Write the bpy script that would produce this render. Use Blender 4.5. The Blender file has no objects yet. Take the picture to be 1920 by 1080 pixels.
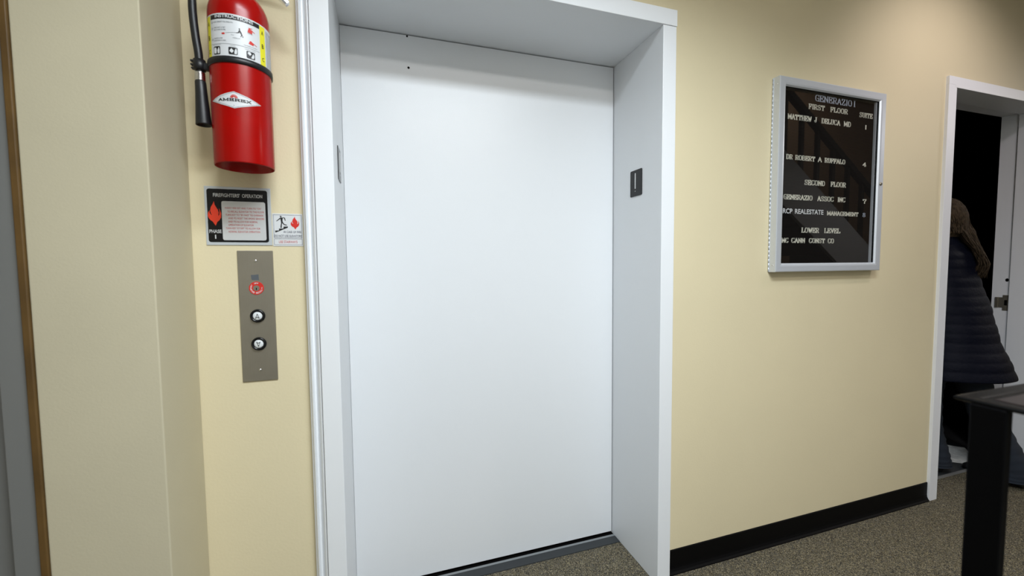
import bpy, bmesh, math, random
from mathutils import Vector, Matrix

random.seed(7)
SC = bpy.context.scene
COL = SC.collection
PI = math.pi

# ------------------------------------------------------------------ camera
F_PX, YAW, PITCH, ROLL = 758.41, 0.3077, 0.0555, -0.0095
CAM_LOC = Vector((0.0, -1.2989, 1.242))
fw = Vector((math.sin(YAW) * math.cos(PITCH), math.cos(YAW) * math.cos(PITCH), -math.sin(PITCH)))
rt = Vector((math.cos(YAW), -math.sin(YAW), 0))
up = rt.cross(fw)
r2 = math.cos(ROLL) * rt + math.sin(ROLL) * up
u2 = -math.sin(ROLL) * rt + math.cos(ROLL) * up
cam = bpy.data.cameras.new('camera')
cam.sensor_width = 36.0
cam.lens = F_PX / 1920.0 * 36.0
cam.clip_start = 0.02
cam.dof.use_dof = True
cam.dof.focus_distance = 1.7
cam.dof.aperture_fstop = 3.4
cam_o = bpy.data.objects.new('camera', cam)
M = Matrix((r2, u2, -fw)).transposed().to_4x4()
M.translation = CAM_LOC
cam_o.matrix_world = M
COL.objects.link(cam_o)
SC.camera = cam_o

# ------------------------------------------------------------------ world and exposure
w = bpy.data.worlds.new('world')
w.use_nodes = True
w.node_tree.nodes['Background'].inputs[0].default_value = (0.9, 0.95, 1.0, 1)
w.node_tree.nodes['Background'].inputs[1].default_value = 0.0
SC.world = w
SC.view_settings.view_transform = 'Standard'
SC.view_settings.look = 'None'
SC.view_settings.gamma = 1.0
SC.view_settings.use_curve_mapping = False
SC.view_settings.exposure = 0.0


# ------------------------------------------------------------------ lights (ceiling fixtures of the hall, plus added fill lamps)
def area(name, loc, sx, sy, power, color, rot=(0, 0, 0), spread=PI):
    l = bpy.data.lights.new(name, 'AREA')
    l.shape = 'RECTANGLE'
    l.size, l.size_y = sx, sy
    l.energy = power
    l.color = color
    l.spread = spread
    o = bpy.data.objects.new(name, l)
    o.location = loc
    o.rotation_euler = rot
    COL.objects.link(o)
    return o


def spot(name, loc, target, power, color, angle, blend, radius):
    l = bpy.data.lights.new(name, 'SPOT')
    l.energy = power
    l.color = color
    l.spot_size = angle
    l.spot_blend = blend
    l.shadow_soft_size = radius
    o = bpy.data.objects.new(name, l)
    o.location = loc
    o.rotation_euler = (Vector(target) - Vector(loc)).to_track_quat('-Z', 'Y').to_euler()
    COL.objects.link(o)
    return o


area('hall_ceiling_lamp', (0.46, -1.30, 2.715), 1.20, 0.30, 52.0, (0.87, 0.96, 1.03), spread=math.radians(145))
area('rear_fill_lamp', (0.60, -2.05, 2.715), 1.20, 0.30, 27.0, (0.98, 0.95, 0.91))  # added fill lamp, lifts the shade under the elevator header
spot('hall_wall_washer', (2.45, -0.85, 2.70), (2.62, 0.0, 1.75), 34.0, (1.0, 0.90, 0.93), math.radians(98), 0.9, 0.07)
area('stair_hall_lamp', (5.8, -1.15, 2.715), 1.20, 0.30, 34.0, (1.0, 0.96, 0.92))
area('stairwell_fill_lamp', (6.0, -2.9, 4.57), 1.20, 0.30, 50.0, (1.0, 0.93, 0.85))  # added lamp, brightens the wall behind the mirrored balusters


# ------------------------------------------------------------------ materials
def srgb(r, g, b):
    def f(c):
        c /= 255.0
        return c / 12.92 if c <= 0.04045 else ((c + 0.055) / 1.055) ** 2.4
    return (f(r), f(g), f(b), 1.0)


def mat(name, col, rough=0.5, metal=0.0, bump=0.0, bscale=200.0, var=0.0, vscale=8.0, spec=0.5, coat=0.0, aniso=None, detail=2.0, bdist=0.001):
    m = bpy.data.materials.new(name)
    m.use_nodes = True
    nt = m.node_tree
    N, L = nt.nodes, nt.links
    p = N['Principled BSDF']
    p.inputs['Base Color'].default_value = col
    p.inputs['Roughness'].default_value = rough
    p.inputs['Metallic'].default_value = metal
    p.inputs['Specular IOR Level'].default_value = spec
    p.inputs['Coat Weight'].default_value = coat
    p.inputs['Coat Roughness'].default_value = 0.12
    tc = N.new('ShaderNodeTexCoord')
    if var > 0:
        nz = N.new('ShaderNodeTexNoise')
        nz.inputs['Scale'].default_value = vscale
        nz.inputs['Detail'].default_value = 4.0
        L.new(tc.outputs['Object'], nz.inputs['Vector'])
        rp = N.new('ShaderNodeValToRGB')
        a = [max(0, c * (1 - var)) for c in col[:3]] + [1]
        b = [min(1, c * (1 + var)) for c in col[:3]] + [1]
        rp.color_ramp.elements[0].color = a
        rp.color_ramp.elements[1].color = b
        rp.color_ramp.elements[0].position = 0.3
        rp.color_ramp.elements[1].position = 0.7
        L.new(nz.outputs['Fac'], rp.inputs['Fac'])
        L.new(rp.outputs['Color'], p.inputs['Base Color'])
    if bump > 0:
        nb = N.new('ShaderNodeTexNoise')
        nb.inputs['Scale'].default_value = bscale
        nb.inputs['Detail'].default_value = detail
        if aniso:
            mp = N.new('ShaderNodeMapping')
            mp.inputs['Scale'].default_value = aniso
            L.new(tc.outputs['Object'], mp.inputs['Vector'])
            L.new(mp.outputs['Vector'], nb.inputs['Vector'])
        else:
            L.new(tc.outputs['Object'], nb.inputs['Vector'])
        bp = N.new('ShaderNodeBump')
        bp.inputs['Strength'].default_value = bump
        bp.inputs['Distance'].default_value = bdist
        L.new(nb.outputs['Fac'], bp.inputs['Height'])
        L.new(bp.outputs['Normal'], p.inputs['Normal'])
    return m


MT = {}
MT['wall'] = mat('cream_wall_paint', srgb(220, 208, 174), 0.55, bump=0.25, bscale=140, var=0.015, vscale=3, spec=0.35)
MT['wall_col'] = mat('darkened_grey_cream_paint', srgb(194, 186, 160), 0.6, bump=0.2, bscale=230, var=0.025, vscale=5, spec=0.3)  # greyer paint, darkened further to stand in for lens falloff
MT['white'] = mat('white_enamel', srgb(230, 233, 236), 0.4, bump=0.12, bscale=60, spec=0.45)
MT['door'] = mat('white_elevator_enamel', srgb(228, 231, 234), 0.33, bump=0.22, bscale=330, spec=0.5, bdist=0.0007)
MT['white2'] = mat('white_door_frame_paint', srgb(232, 234, 238), 0.45, bump=0.15, bscale=70)
MT['darkened_frame'] = mat('darkened_white_steel_paint', srgb(116, 117, 115), 0.5, bump=0.15, bscale=70)  # white frame, its colour darkened to imitate lens falloff at the left
MT['ceil'] = mat('ceiling_tile_white', srgb(206, 204, 196), 0.9, bump=0.4, bscale=90)
MT['rear'] = mat('off_white_bounce_wall', srgb(206, 206, 204), 0.7, bump=0.2, bscale=140)
MT['hall'] = mat('hall_wall_paint', srgb(190, 176, 146), 0.7, bump=0.2, bscale=140)
MT['stairwall'] = mat('stairwell_brown_paint', srgb(120, 98, 76), 0.7, bump=0.2, bscale=140)
MT['dark_room'] = mat('darkened_room_paint', srgb(26, 26, 28), 0.9)  # charcoal colour stands in for the lack of light in the room
MT['black_rubber'] = mat('black_vinyl_cove_base', srgb(6, 6, 7), 0.5, bump=0.05, bscale=40, spec=0.12)
MT['black_gap'] = mat('black_gap', srgb(6, 6, 6), 0.9, spec=0.1)
MT['sill_dark'] = mat('dark_rubber_strip', srgb(48, 51, 53), 0.6, spec=0.3)
MT['sill_metal'] = mat('dull_sill_metal', srgb(132, 136, 138), 0.5, 0.3)
MT['alu'] = mat('brushed_aluminium', (0.60, 0.62, 0.65, 1), 0.38, 1.0, bump=0.12, bscale=60, aniso=(1, 1, 40))
MT['alu_sat'] = mat('satin_aluminium', srgb(214, 219, 226), 0.36, 0.4, bump=0.08, bscale=300)
MT['steel'] = mat('brushed_stainless', (0.34, 0.31, 0.25, 1), 0.42, 0.8, bump=0.22, bscale=25, aniso=(60, 60, 1), var=0.05, vscale=12)
MT['chrome'] = mat('bright_metal', (0.8, 0.8, 0.82, 1), 0.18, 1.0)
MT['red'] = mat('red_enamel', srgb(160, 7, 4), 0.24, spec=0.32, var=0.05, vscale=20, bump=0.03, bscale=50)
MT['red_flat'] = mat('red_print', srgb(206, 40, 28), 0.5)
MT['red_text'] = mat('red_lettering', srgb(190, 62, 58), 0.5)
MT['orange'] = mat('orange_flame_print', srgb(232, 62, 30), 0.5)
MT['yellow'] = mat('yellow_print', srgb(232, 224, 40), 0.4)
MT['label'] = mat('white_label', srgb(214, 217, 219), 0.4)
MT['label_grey'] = mat('grey_print', srgb(84, 90, 96), 0.5)
MT['black'] = mat('black_print', srgb(20, 20, 22), 0.45)
MT['navy_print'] = mat('dark_blue_print', srgb(40, 46, 74), 0.5)
MT['black_gloss'] = mat('glossy_black_plastic', srgb(14, 14, 16), 0.25, spec=0.35)
MT['rubber'] = mat('black_hose_rubber', srgb(22, 24, 27), 0.42, bump=0.1, bscale=200)
MT['silver_print'] = mat('silver_print', srgb(205, 207, 207), 0.42, 0.2)
MT['sign_silver'] = mat('silver_sign_plate', srgb(196, 202, 206), 0.4, 0.25)
MT['lens'] = mat('white_button_lens', srgb(222, 226, 228), 0.35)
MT['ivory'] = mat('ivory_letter_plastic', srgb(226, 224, 208), 0.5)
MT['blue_grey'] = mat('pale_blue_grey_letter_plastic', srgb(178, 186, 200), 0.5)
MT['wood'] = mat('oak_trim', srgb(92, 68, 32), 0.5, var=0.25, vscale=9, bump=0.2, bscale=30, aniso=(30, 30, 1))
MT['stand'] = mat('black_lacquer', srgb(7, 7, 8), 0.3, bump=0.06, bscale=60, spec=0.16)
MT['stand_leg'] = mat('matt_black_lacquer', srgb(6, 6, 7), 0.5, spec=0.06)
MT['stand_top'] = mat('dark_brown_glossy_top', srgb(34, 28, 27), 0.2, spec=0.3, var=0.35, vscale=22, bump=0.1, bscale=25)
MT['coat'] = mat('navy_quilted_nylon', srgb(4, 7, 22), 0.65, spec=0.15, bump=0.5, bscale=60, bdist=0.004)
MT['jeans'] = mat('blue_denim', srgb(23, 31, 42), 0.9, bump=0.4, bscale=500, var=0.25, vscale=14)
MT['hair'] = mat('dark_blond_hair', srgb(62, 50, 35), 0.75, var=0.5, vscale=60, bump=0.5, bscale=160, aniso=(1, 1, 0.12), spec=0.25, bdist=0.003)
MT['skin'] = mat('skin', srgb(205, 160, 135), 0.5, bump=0.05, bscale=200)
MT['shoe'] = mat('black_shoe', srgb(18, 18, 20), 0.5)
MT['paper'] = mat('printed_paper', srgb(200, 200, 198), 0.6, var=0.2, vscale=40)
MT['mat_floor'] = mat('dark_vinyl_floor', srgb(44, 46, 48), 0.55, var=0.1)
MT['strip'] = mat('grey_floor_strip', srgb(120, 120, 118), 0.5, 0.2)
MT['stringer'] = mat('grey_stair_paint', srgb(150, 152, 158), 0.5)
MT['rail_wood'] = mat('black_rail_paint', srgb(14, 13, 13), 0.5)
MT['tread'] = mat('stair_tread_brown', srgb(70, 56, 44), 0.7)


def carpet_mat():
    m = bpy.data.materials.new('speckled_loop_carpet')
    m.use_nodes = True
    nt = m.node_tree
    N, L = nt.nodes, nt.links
    p = N['Principled BSDF']
    p.inputs['Roughness'].default_value = 0.95
    p.inputs['Specular IOR Level'].default_value = 0.1
    tc = N.new('ShaderNodeTexCoord')
    vo = N.new('ShaderNodeTexVoronoi')
    vo.inputs['Scale'].default_value = 400
    L.new(tc.outputs['Object'], vo.inputs['Vector'])
    rp = N.new('ShaderNodeValToRGB')
    e = rp.color_ramp.elements
    e[0].position, e[0].color = 0.0, srgb(30, 29, 28)
    e[1].position, e[1].color = 1.0, srgb(150, 141, 120)
    for pos, c in ((0.28, (70, 66, 58)), (0.5, (98, 90, 70)), (0.68, (88, 88, 86)), (0.85, (126, 115, 88))):
        x = e.new(pos)
        x.color = srgb(*c)
    sp = N.new('ShaderNodeSeparateColor')
    L.new(vo.outputs['Color'], sp.inputs[0])
    L.new(sp.outputs[0], rp.inputs['Fac'])
    L.new(rp.outputs['Color'], p.inputs['Base Color'])
    nz = N.new('ShaderNodeTexNoise')
    nz.inputs['Scale'].default_value = 420
    L.new(tc.outputs['Object'], nz.inputs['Vector'])
    bp = N.new('ShaderNodeBump')
    bp.inputs['Strength'].default_value = 0.8
    bp.inputs['Distance'].default_value = 0.003
    L.new(nz.outputs['Fac'], bp.inputs['Height'])
    L.new(bp.outputs['Normal'], p.inputs['Normal'])
    return m


def glass_mat():
    m = bpy.data.materials.new('thin_clear_glass')
    m.use_nodes = True
    nt = m.node_tree
    N, L = nt.nodes, nt.links
    for n in list(N):
        if n.type == 'BSDF_PRINCIPLED':
            N.remove(n)
    out = [n for n in N if n.type == 'OUTPUT_MATERIAL'][0]
    fr = N.new('ShaderNodeFresnel')
    # a thin pane reflects alike from both sides
    ge = N.new('ShaderNodeNewGeometry')
    mm = N.new('ShaderNodeMapRange')
    mm.inputs['To Min'].default_value = 1.5
    mm.inputs['To Max'].default_value = 1.0 / 1.5
    L.new(ge.outputs['Backfacing'], mm.inputs['Value'])
    L.new(mm.outputs['Result'], fr.inputs['IOR'])
    tr = N.new('ShaderNodeBsdfTransparent')
    gl = N.new('ShaderNodeBsdfGlossy')
    gl.inputs['Roughness'].default_value = 0.0
    mx = N.new('ShaderNodeMixShader')
    two = N.new('ShaderNodeMath')          # front and rear face of the pane both reflect
    two.operation = 'MULTIPLY'
    two.use_clamp = True
    two.inputs[1].default_value = 1.85
    L.new(fr.outputs[0], two.inputs[0])
    L.new(two.outputs[0], mx.inputs[0])
    L.new(tr.outputs[0], mx.inputs[1])
    L.new(gl.outputs[0], mx.inputs[2])
    L.new(mx.outputs[0], out.inputs['Surface'])
    return m


def felt_mat():
    m = mat('black_grooved_felt', srgb(15, 14, 13), 0.95, spec=0.05)
    nt = m.node_tree
    N, L = nt.nodes, nt.links
    p = N['Principled BSDF']
    tc = N.new('ShaderNodeTexCoord')
    wv = N.new('ShaderNodeTexWave')
    wv.bands_direction = 'Z'
    wv.inputs['Scale'].default_value = 50.0
    L.new(tc.outputs['Object'], wv.inputs['Vector'])
    rp = N.new('ShaderNodeValToRGB')
    rp.color_ramp.elements[0].color = srgb(8, 8, 8)
    rp.color_ramp.elements[1].color = srgb(30, 27, 25)
    L.new(wv.outputs['Fac'], rp.inputs['Fac'])
    L.new(rp.outputs['Color'], p.inputs['Base Color'])
    return m


MT['carpet'] = carpet_mat()
MT['glass'] = glass_mat()
MT['felt'] = felt_mat()


# ------------------------------------------------------------------ mesh helpers (all coordinates in world metres)
class MB:
    def __init__(s):
        s.v, s.f, s.smooth = [], [], []

    def add(s, verts, faces, smooth=False):
        o = len(s.v)
        s.v += [tuple(v) for v in verts]
        s.f += [tuple(o + i for i in f) for f in faces]
        s.smooth += [smooth] * len(faces)
        return s

    def box(s, x0, x1, y0, y1, z0, z1):
        v = [(x0, y0, z0), (x1, y0, z0), (x1, y1, z0), (x0, y1, z0), (x0, y0, z1), (x1, y0, z1), (x1, y1, z1), (x0, y1, z1)]
        return s.add(v, [(0, 3, 2, 1), (4, 5, 6, 7), (0, 1, 5, 4), (1, 2, 6, 5), (2, 3, 7, 6), (3, 0, 4, 7)])

    def bbox(s, x0, x1, y0, y1, z0, z1, b=0.002, seg=2):
        bm = bmesh.new()
        bmesh.ops.create_cube(bm, size=1.0)
        for v in bm.verts:
            v.co = Vector(((x0 + x1) / 2 + v.co.x * (x1 - x0), (y0 + y1) / 2 + v.co.y * (y1 - y0), (z0 + z1) / 2 + v.co.z * (z1 - z0)))
        bmesh.ops.bevel(bm, geom=bm.edges[:], offset=b, segments=seg, affect='EDGES', profile=0.5)
        bm.verts.index_update()
        s.add([v.co for v in bm.verts], [[v.index for v in f.verts] for f in bm.faces], False)
        bm.free()
        return s

    def prism(s, pts, a0, a1, axis='y', smooth=False):
        """extrude a 2-D outline; axis y: pts=(x,z); axis z: pts=(x,y); axis x: pts=(y,z)"""
        n = len(pts)

        def P(p, a):
            return {'y': (p[0], a, p[1]), 'z': (p[0], p[1], a), 'x': (a, p[0], p[1])}[axis]
        v = [P(p, a0) for p in pts] + [P(p, a1) for p in pts]
        s.add(v, [tuple(range(n)), tuple(range(2 * n - 1, n - 1, -1))])
        s.add(v, [(i, (i + 1) % n, n + (i + 1) % n, n + i) for i in range(n)], smooth)
        return s

    def lathe(s, prof, c, axis=(0, 0, 1), n=64, smooth=True, cap0=False, cap1=False):
        """prof: (radius, height along axis) from origin c"""
        ax = Vector(axis).normalized()
        e1 = ax.orthogonal().normalized()
        e2 = ax.cross(e1)
        c = Vector(c)
        v = []
        for r, h in prof:
            for k in range(n):
                t = 2 * PI * k / n
                v.append(c + ax * h + (e1 * math.cos(t) + e2 * math.sin(t)) * r)
        f = []
        for i in range(len(prof) - 1):
            for k in range(n):
                a, b = i * n + k, i * n + (k + 1) % n
                f.append((a, b, b + n, a + n))
        s.add(v, f, smooth)
        if cap0:
            s.add(v[:n], [tuple(range(n - 1, -1, -1))])
        if cap1:
            s.add(v[-n:], [tuple(range(n))])
        return s

    def tube(s, pts, rad, n=16, smooth=True, caps=True):
        pts = [Vector(p) for p in pts]
        if not hasattr(rad, '__len__'):
            rad = [rad] * len(pts)
        v = []
        prev = None
        for i, p in enumerate(pts):
            t = (pts[min(i + 1, len(pts) - 1)] - pts[max(i - 1, 0)]).normalized()
            if prev is None:
                e1 = t.orthogonal().normalized()
            else:
                e1 = (prev - t * prev.dot(t))
                e1 = e1.normalized() if e1.length > 1e-6 else t.orthogonal().normalized()
            prev = e1
            e2 = t.cross(e1)
            for k in range(n):
                a = 2 * PI * k / n
                v.append(p + (e1 * math.cos(a) + e2 * math.sin(a)) * rad[i])
        f = [(i * n + k, i * n + (k + 1) % n, (i + 1) * n + (k + 1) % n, (i + 1) * n + k) for i in range(len(pts) - 1) for k in range(n)]
        s.add(v, f, smooth)
        if caps:
            s.add(v[:n], [tuple(range(n - 1, -1, -1))])
            s.add(v[-n:], [tuple(range(n))])
        return s

    def loft(s, rings, smooth=True, caps=True):
        n = len(rings[0])
        v = [p for r in rings for p in r]
        f = [(i * n + k, i * n + (k + 1) % n, (i + 1) * n + (k + 1) % n, (i + 1) * n + k) for i in range(len(rings) - 1) for k in range(n)]
        s.add(v, f, smooth)
        if caps:
            s.add(rings[0], [tuple(range(n - 1, -1, -1))])
            s.add(rings[-1], [tuple(range(n))])
        return s

    def disc(s, c, r, y0, y1, n=40, ry=None):
        """short cylinder facing -y, centre (x, z)"""
        ry = ry or r
        return s.prism([(c[0] + r * math.cos(2 * PI * k / n), c[1] + ry * math.sin(2 * PI * k / n)) for k in range(n)], y0, y1)

    def ring(s, c, r0, r1, y0, y1, n=48):
        for k in range(n):
            a, b = 2 * PI * k / n, 2 * PI * (k + 1) / n
            q = [(c[0] + r * math.cos(t), c[1] + r * math.sin(t)) for r, t in ((r0, a), (r1, a), (r1, b), (r0, b))]
            v = [(p[0], y0, p[1]) for p in q] + [(p[0], y1, p[1]) for p in q]
            s.add(v, [(0, 1, 2, 3), (1, 5, 6, 2), (4, 0, 3, 7), (7, 6, 5, 4)])
        return s


ORG = {}


def link(o, parent):
    COL.objects.link(o)
    if parent is not None:
        o.parent = parent
        ORG[o.name] = ORG[parent.name]
    return o


def obj(name, mb, m, parent=None, label=None, fix=True):
    me = bpy.data.meshes.new(name)
    org = ORG[parent.name] if parent is not None else Vector((0, 0, 0))
    me.from_pydata([tuple(Vector(v) - org) for v in mb.v], [], mb.f)
    me.polygons.foreach_set('use_smooth', mb.smooth)
    if fix:
        bm = bmesh.new()
        bm.from_mesh(me)
        bmesh.ops.remove_doubles(bm, verts=bm.verts, dist=1e-6)
        bmesh.ops.recalc_face_normals(bm, faces=bm.faces)
        bm.to_mesh(me)
        bm.free()
    me.materials.append(MT[m])
    o = bpy.data.objects.new(name, me)
    link(o, parent)
    if parent is None:
        ORG[o.name] = org
    if label:
        o['label'] = label
    return o


def thing(name, loc, label, cat, group=None, kind=None):
    o = bpy.data.objects.new(name, None)
    o.empty_display_size = 0.05
    o.location = loc
    COL.objects.link(o)
    ORG[o.name] = Vector(loc)
    return tag(o, label, cat, group, kind)


def tag(o, label=None, cat=None, group=None, kind=None):
    if label:
        o['label'] = label
    if cat:
        o['category'] = cat
    if group:
        o['group'] = group
    if kind:
        o['kind'] = kind
    return o


def struct(name, mb, m, parent=None):
    o = obj(name, mb, m, parent)
    if parent is None:
        o['kind'] = 'structure'
    return o


# ---- lettering: built-in font turned into mesh, fitted into a box
def text_raw(body, extrude=0.0, bold=0.0, spacing=1.0):
    c = bpy.data.curves.new('lettering', 'FONT')
    c.body = body
    c.size = 1.0
    c.fill_mode = 'FRONT' if extrude == 0 else 'BOTH'
    c.extrude = extrude
    c.offset = bold
    c.space_character = spacing
    c.resolution_u = 4
    o = bpy.data.objects.new('lettering', c)
    me = bpy.data.meshes.new_from_object(o)
    v = [tuple(x.co) for x in me.vertices]
    f = [tuple(p.vertices) for p in me.polygons]
    bpy.data.objects.remove(o)
    bpy.data.curves.remove(c)
    bpy.data.meshes.remove(me)
    return v, f


def text_fit(body, u0, u1, w0, w1, bold=0.0, spacing=1.0):
    """list of (u, w) verts + faces fitted into the box"""
    v, f = text_raw(body, 0.0, bold, spacing)
    xs = [p[0] for p in v]
    ys = [p[1] for p in v]
    ax, bx, ay, by = min(xs), max(xs), min(ys), max(ys)
    q = [(u0 + (p[0] - ax) / (bx - ax) * (u1 - u0), w0 + (p[1] - ay) / (by - ay) * (w1 - w0)) for p in v]
    return q, f


def text_wall(mb, body, x0, x1, z0, z1, y, bold=0.0, spacing=1.0):
    q, f = text_fit(body, x0, x1, z0, z1, bold, spacing)
    mb.add([(a, y, b) for a, b in q], f)
    return mb


# ================================================================== SETTING
WT = 0.175                       # thickness of the front wall
EX0, EX1, ED, EH = -0.126, 0.98, 0.2894, 2.10   # elevator opening
DX0, DX1, DH = 2.718, 3.60, 2.10                # right-hand doorway
CEIL = 2.74

b = MB()
b.box(-0.70, EX0 - 0.02, 0, WT, 0, 4.6)
b.box(EX0 - 0.02, EX1 + 0.02, 0, WT, EH + 0.02, 4.6)
b.box(EX1 + 0.02, DX0, 0, WT, 0, 4.6)
b.box(DX0, DX1 + 0.02, 0, WT, DH + 0.02, 4.6)
b.box(DX1 + 0.02, 9.6, 0, WT, 0, 4.6)
struct('wall_front', b, 'wall')

# protruding column left of the elevator
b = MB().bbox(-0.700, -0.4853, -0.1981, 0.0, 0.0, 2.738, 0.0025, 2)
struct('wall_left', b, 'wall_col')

b = MB()
b.box(-2.2, 9.6, -3.9, 0.0, -0.02, 0.0)
b.box(EX0, EX1, 0.0, 0.225, -0.02, 0.0)
b.box(DX0, DX1, 0.0, 0.108, -0.02, 0.0)
struct('floor', b, 'carpet')

b = MB().box(-2.2, 3.2, -2.45, 0.0, CEIL, CEIL + 0.03)
b.box(3.2, 9.6, -1.45, 0.0, CEIL, CEIL + 0.03)
struct('ceiling', b, 'ceil')
# upper ceiling of the open stairwell with its fascias
b = MB().box(-2.2, 9.6, -3.9, -2.45, 4.6, 4.63)
b.box(3.2, 9.6, -2.45, -1.45, 4.6, 4.63)
b.box(-2.2, 3.2, -2.45, -2.42, CEIL + 0.03, 4.6)
b.box(3.2, 9.6, -1.45, -1.42, CEIL + 0.03, 4.6)
b.box(3.17, 3.2, -2.45, -1.42, CEIL + 0.03, 4.6)
struct('ceiling', b, 'ceil')
b = MB().box(-2.2, 9.6, -3.93, -3.9, 0, 4.6)
struct('wall_back', b, 'stairwall')
b = MB().box(-2.2, 3.17, -2.48, -2.45, 0, CEIL)  # unseen partition, added to bounce fill light toward the elevator
struct('wall_back', b, 'rear')
b = MB().box(9.6, 9.63, -3.9, 0.0, 0, 4.6)
struct('wall_right', b, 'hall')
b = MB().box(-2.23, -2.2, -3.9, 0.0, 0, 4.6)
struct('wall_far_left', b, 'hall')

# black cove base between the elevator and the doorway
b = MB()
prof = [(0.0, 0.0), (-0.016, 0.0), (-0.0155, 0.004), (-0.010, 0.010), (-0.0055, 0.019), (-0.004, 0.03), (-0.004, 0.094), (-0.002, 0.0965), (0.0, 0.0965)]
b.prism(prof, 1.0375, 2.668, 'x')
struct('baseboard_front', b, 'black_rubber')

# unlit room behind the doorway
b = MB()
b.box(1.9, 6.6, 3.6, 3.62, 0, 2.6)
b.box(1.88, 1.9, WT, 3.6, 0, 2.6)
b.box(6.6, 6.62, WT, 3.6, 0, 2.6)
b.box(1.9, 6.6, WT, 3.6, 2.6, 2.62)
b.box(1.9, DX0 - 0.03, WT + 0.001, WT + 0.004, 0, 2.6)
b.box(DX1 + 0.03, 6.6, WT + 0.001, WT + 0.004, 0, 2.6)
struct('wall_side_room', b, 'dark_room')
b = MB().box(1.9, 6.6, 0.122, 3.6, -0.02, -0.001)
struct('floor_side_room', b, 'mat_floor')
b = MB().bbox(DX0, DX1 - 0.001, 0.106, 0.124, -0.01, 0.004, 0.0015)
struct('trim_1', b, 'strip')

# ---------------------------------------------------------------- door_1: elevator
d1 = thing('door_1', (0.427, ED, 0), 'white elevator door in a deep white frame', 'elevator door', kind='structure')
b = MB().bbox(EX0 + 0.0006, EX1 - 0.0032, ED, ED + 0.035, 0.009, EH - 0.004, 0.001)
leaf = obj('door_leaf', b, 'door', d1)
b = MB().disc((0.1094, 1.9797), 0.0042, ED - 0.0006, ED + 0.001, 20)
obj('screw_hole', b, 'black_gap', leaf)
b = MB().disc((0.1064, 2.0925), 0.0035, ED - 0.0006, ED + 0.001, 20)
obj('screw_hole', b, 'black_gap', leaf)
b = MB().box(EX0 - 0.01, EX1 + 0.01, ED + 0.04, ED + 0.05, -0.02, EH + 0.02)
obj('shaft_backing', b, 'black_gap', d1)
FY = -0.0376
b = MB()
b.bbox(-0.177, EX0, FY, ED + 0.04, 0, EH, 0.0018)
b.bbox(EX1, 1.0369, FY, ED + 0.04, 0, EH, 0.0018)
obj('frame_jamb', b, 'white', d1)
b = MB().bbox(-0.177, 1.0375, FY - 0.003, ED + 0.04, EH, 2.1568, 0.0015)
obj('frame_header', b, 'white', d1)
b = MB()
mp = [(-0.2116, 0.0), (-0.2116, -0.017), (-0.2075, -0.020), (-0.2045, -0.0265), (-0.2015, -0.0275), (-0.1995, -0.0235), (-0.198, -0.0175), (-0.1945, -0.0165),
      (-0.191, -0.020), (-0.186, -0.0275), (-0.182, -0.031), (-0.1795, -0.0305), (-0.1783, -0.026), (-0.1776, -0.018), (-0.1771, 0.0)]
b.prism(mp, 0, 2.1565, "z")
obj('casing_moulding', b, 'white', d1)
b = MB().bbox(1.0372, 1.0455, -0.012, 0.0, 0.0, 2.143, 0.002)
obj('edge_strip', b, 'white', d1)
b = MB().bbox(EX0, EX1, 0.222, 0.2640, -0.012, 0.0045, 0.002)
obj('sill_strip', b, 'sill_dark', d1, 'dark grey rubber sill strip')
b = MB().bbox(EX0, EX1, 0.2645, 0.2765, -0.012, 0.003, 0.001)
obj('sill_track', b, 'sill_metal', d1, 'thin bright metal sill track')
b = MB().box(EX0, EX1, 0.2765, ED + 0.045, -0.02, -0.004)
obj('sill_groove', b, 'black_gap', d1)

# ---------------------------------------------------------------- door_2: open doorway with strike jamb
d2 = thing('door_2', (3.16, 0.08, 0), 'white framed doorway into the dark room', 'doorway', kind='structure')
CY = -0.0132
b = MB()
b.bbox(2.668, DX0, CY, WT + 0.012, 0, 2.1119, 0.0008)
b.bbox(DX1, 3.652, CY, WT + 0.012, 0, 2.1119, 0.0008)
b.bbox(2.668, 3.652, CY, WT + 0.012, DH + 0.012, 2.152, 0.0008)
obj('frame', b, 'white2', d2)
b = MB()
b.bbox(DX1 - 0.014, DX1 + 0.004, CY, 0.110, 0, DH, 0.0012)
b.bbox(DX0, DX0 + 0.012, CY, 0.110, 0, DH, 0.0012)
b.bbox(DX0, DX1, CY, 0.110, DH, DH + 0.014, 0.0012)
obj('door_stop', b, 'white2', d2)
b = MB().prism([(0.125 + 0.0075 * math.cos(t * PI / 12), 1.126 + 0.010 * math.sin(t * PI / 12)) for t in range(24)], DX1 - 0.001, DX1 + 0.003, 'x')
obj('deadbolt_hole', b, 'black_gap', d2)
b = MB()
b.box(DX1 - 0.0022, DX1 + 0.002, 0.114, 0.139, 0.940, 1.034)
b.box(DX1 - 0.0022, DX1 + 0.002, 0.139, 0.163, 0.957, 1.020)
b.box(DX1 - 0.006, DX1 + 0.001, 0.158, 0.170, 0.957, 1.020)
sp = obj('strike_plate', b, 'steel', d2, 'dull metal strike plate with a lip')
b = MB().box(DX1 - 0.003, DX1 + 0.002, 0.119, 0.131, 0.972, 1.004)
obj('latch_hole', b, 'black_gap', sp)

# ---------------------------------------------------------------- door_3: edge of a door at the far left
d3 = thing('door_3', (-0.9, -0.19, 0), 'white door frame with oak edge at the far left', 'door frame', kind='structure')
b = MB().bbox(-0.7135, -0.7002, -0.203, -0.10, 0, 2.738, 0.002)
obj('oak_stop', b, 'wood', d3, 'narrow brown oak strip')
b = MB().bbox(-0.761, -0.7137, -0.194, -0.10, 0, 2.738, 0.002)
obj('frame_jamb', b, 'darkened_frame', d3)
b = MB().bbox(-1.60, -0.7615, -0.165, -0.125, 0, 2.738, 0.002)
obj('door_leaf', b, 'darkened_frame', d3)

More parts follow.
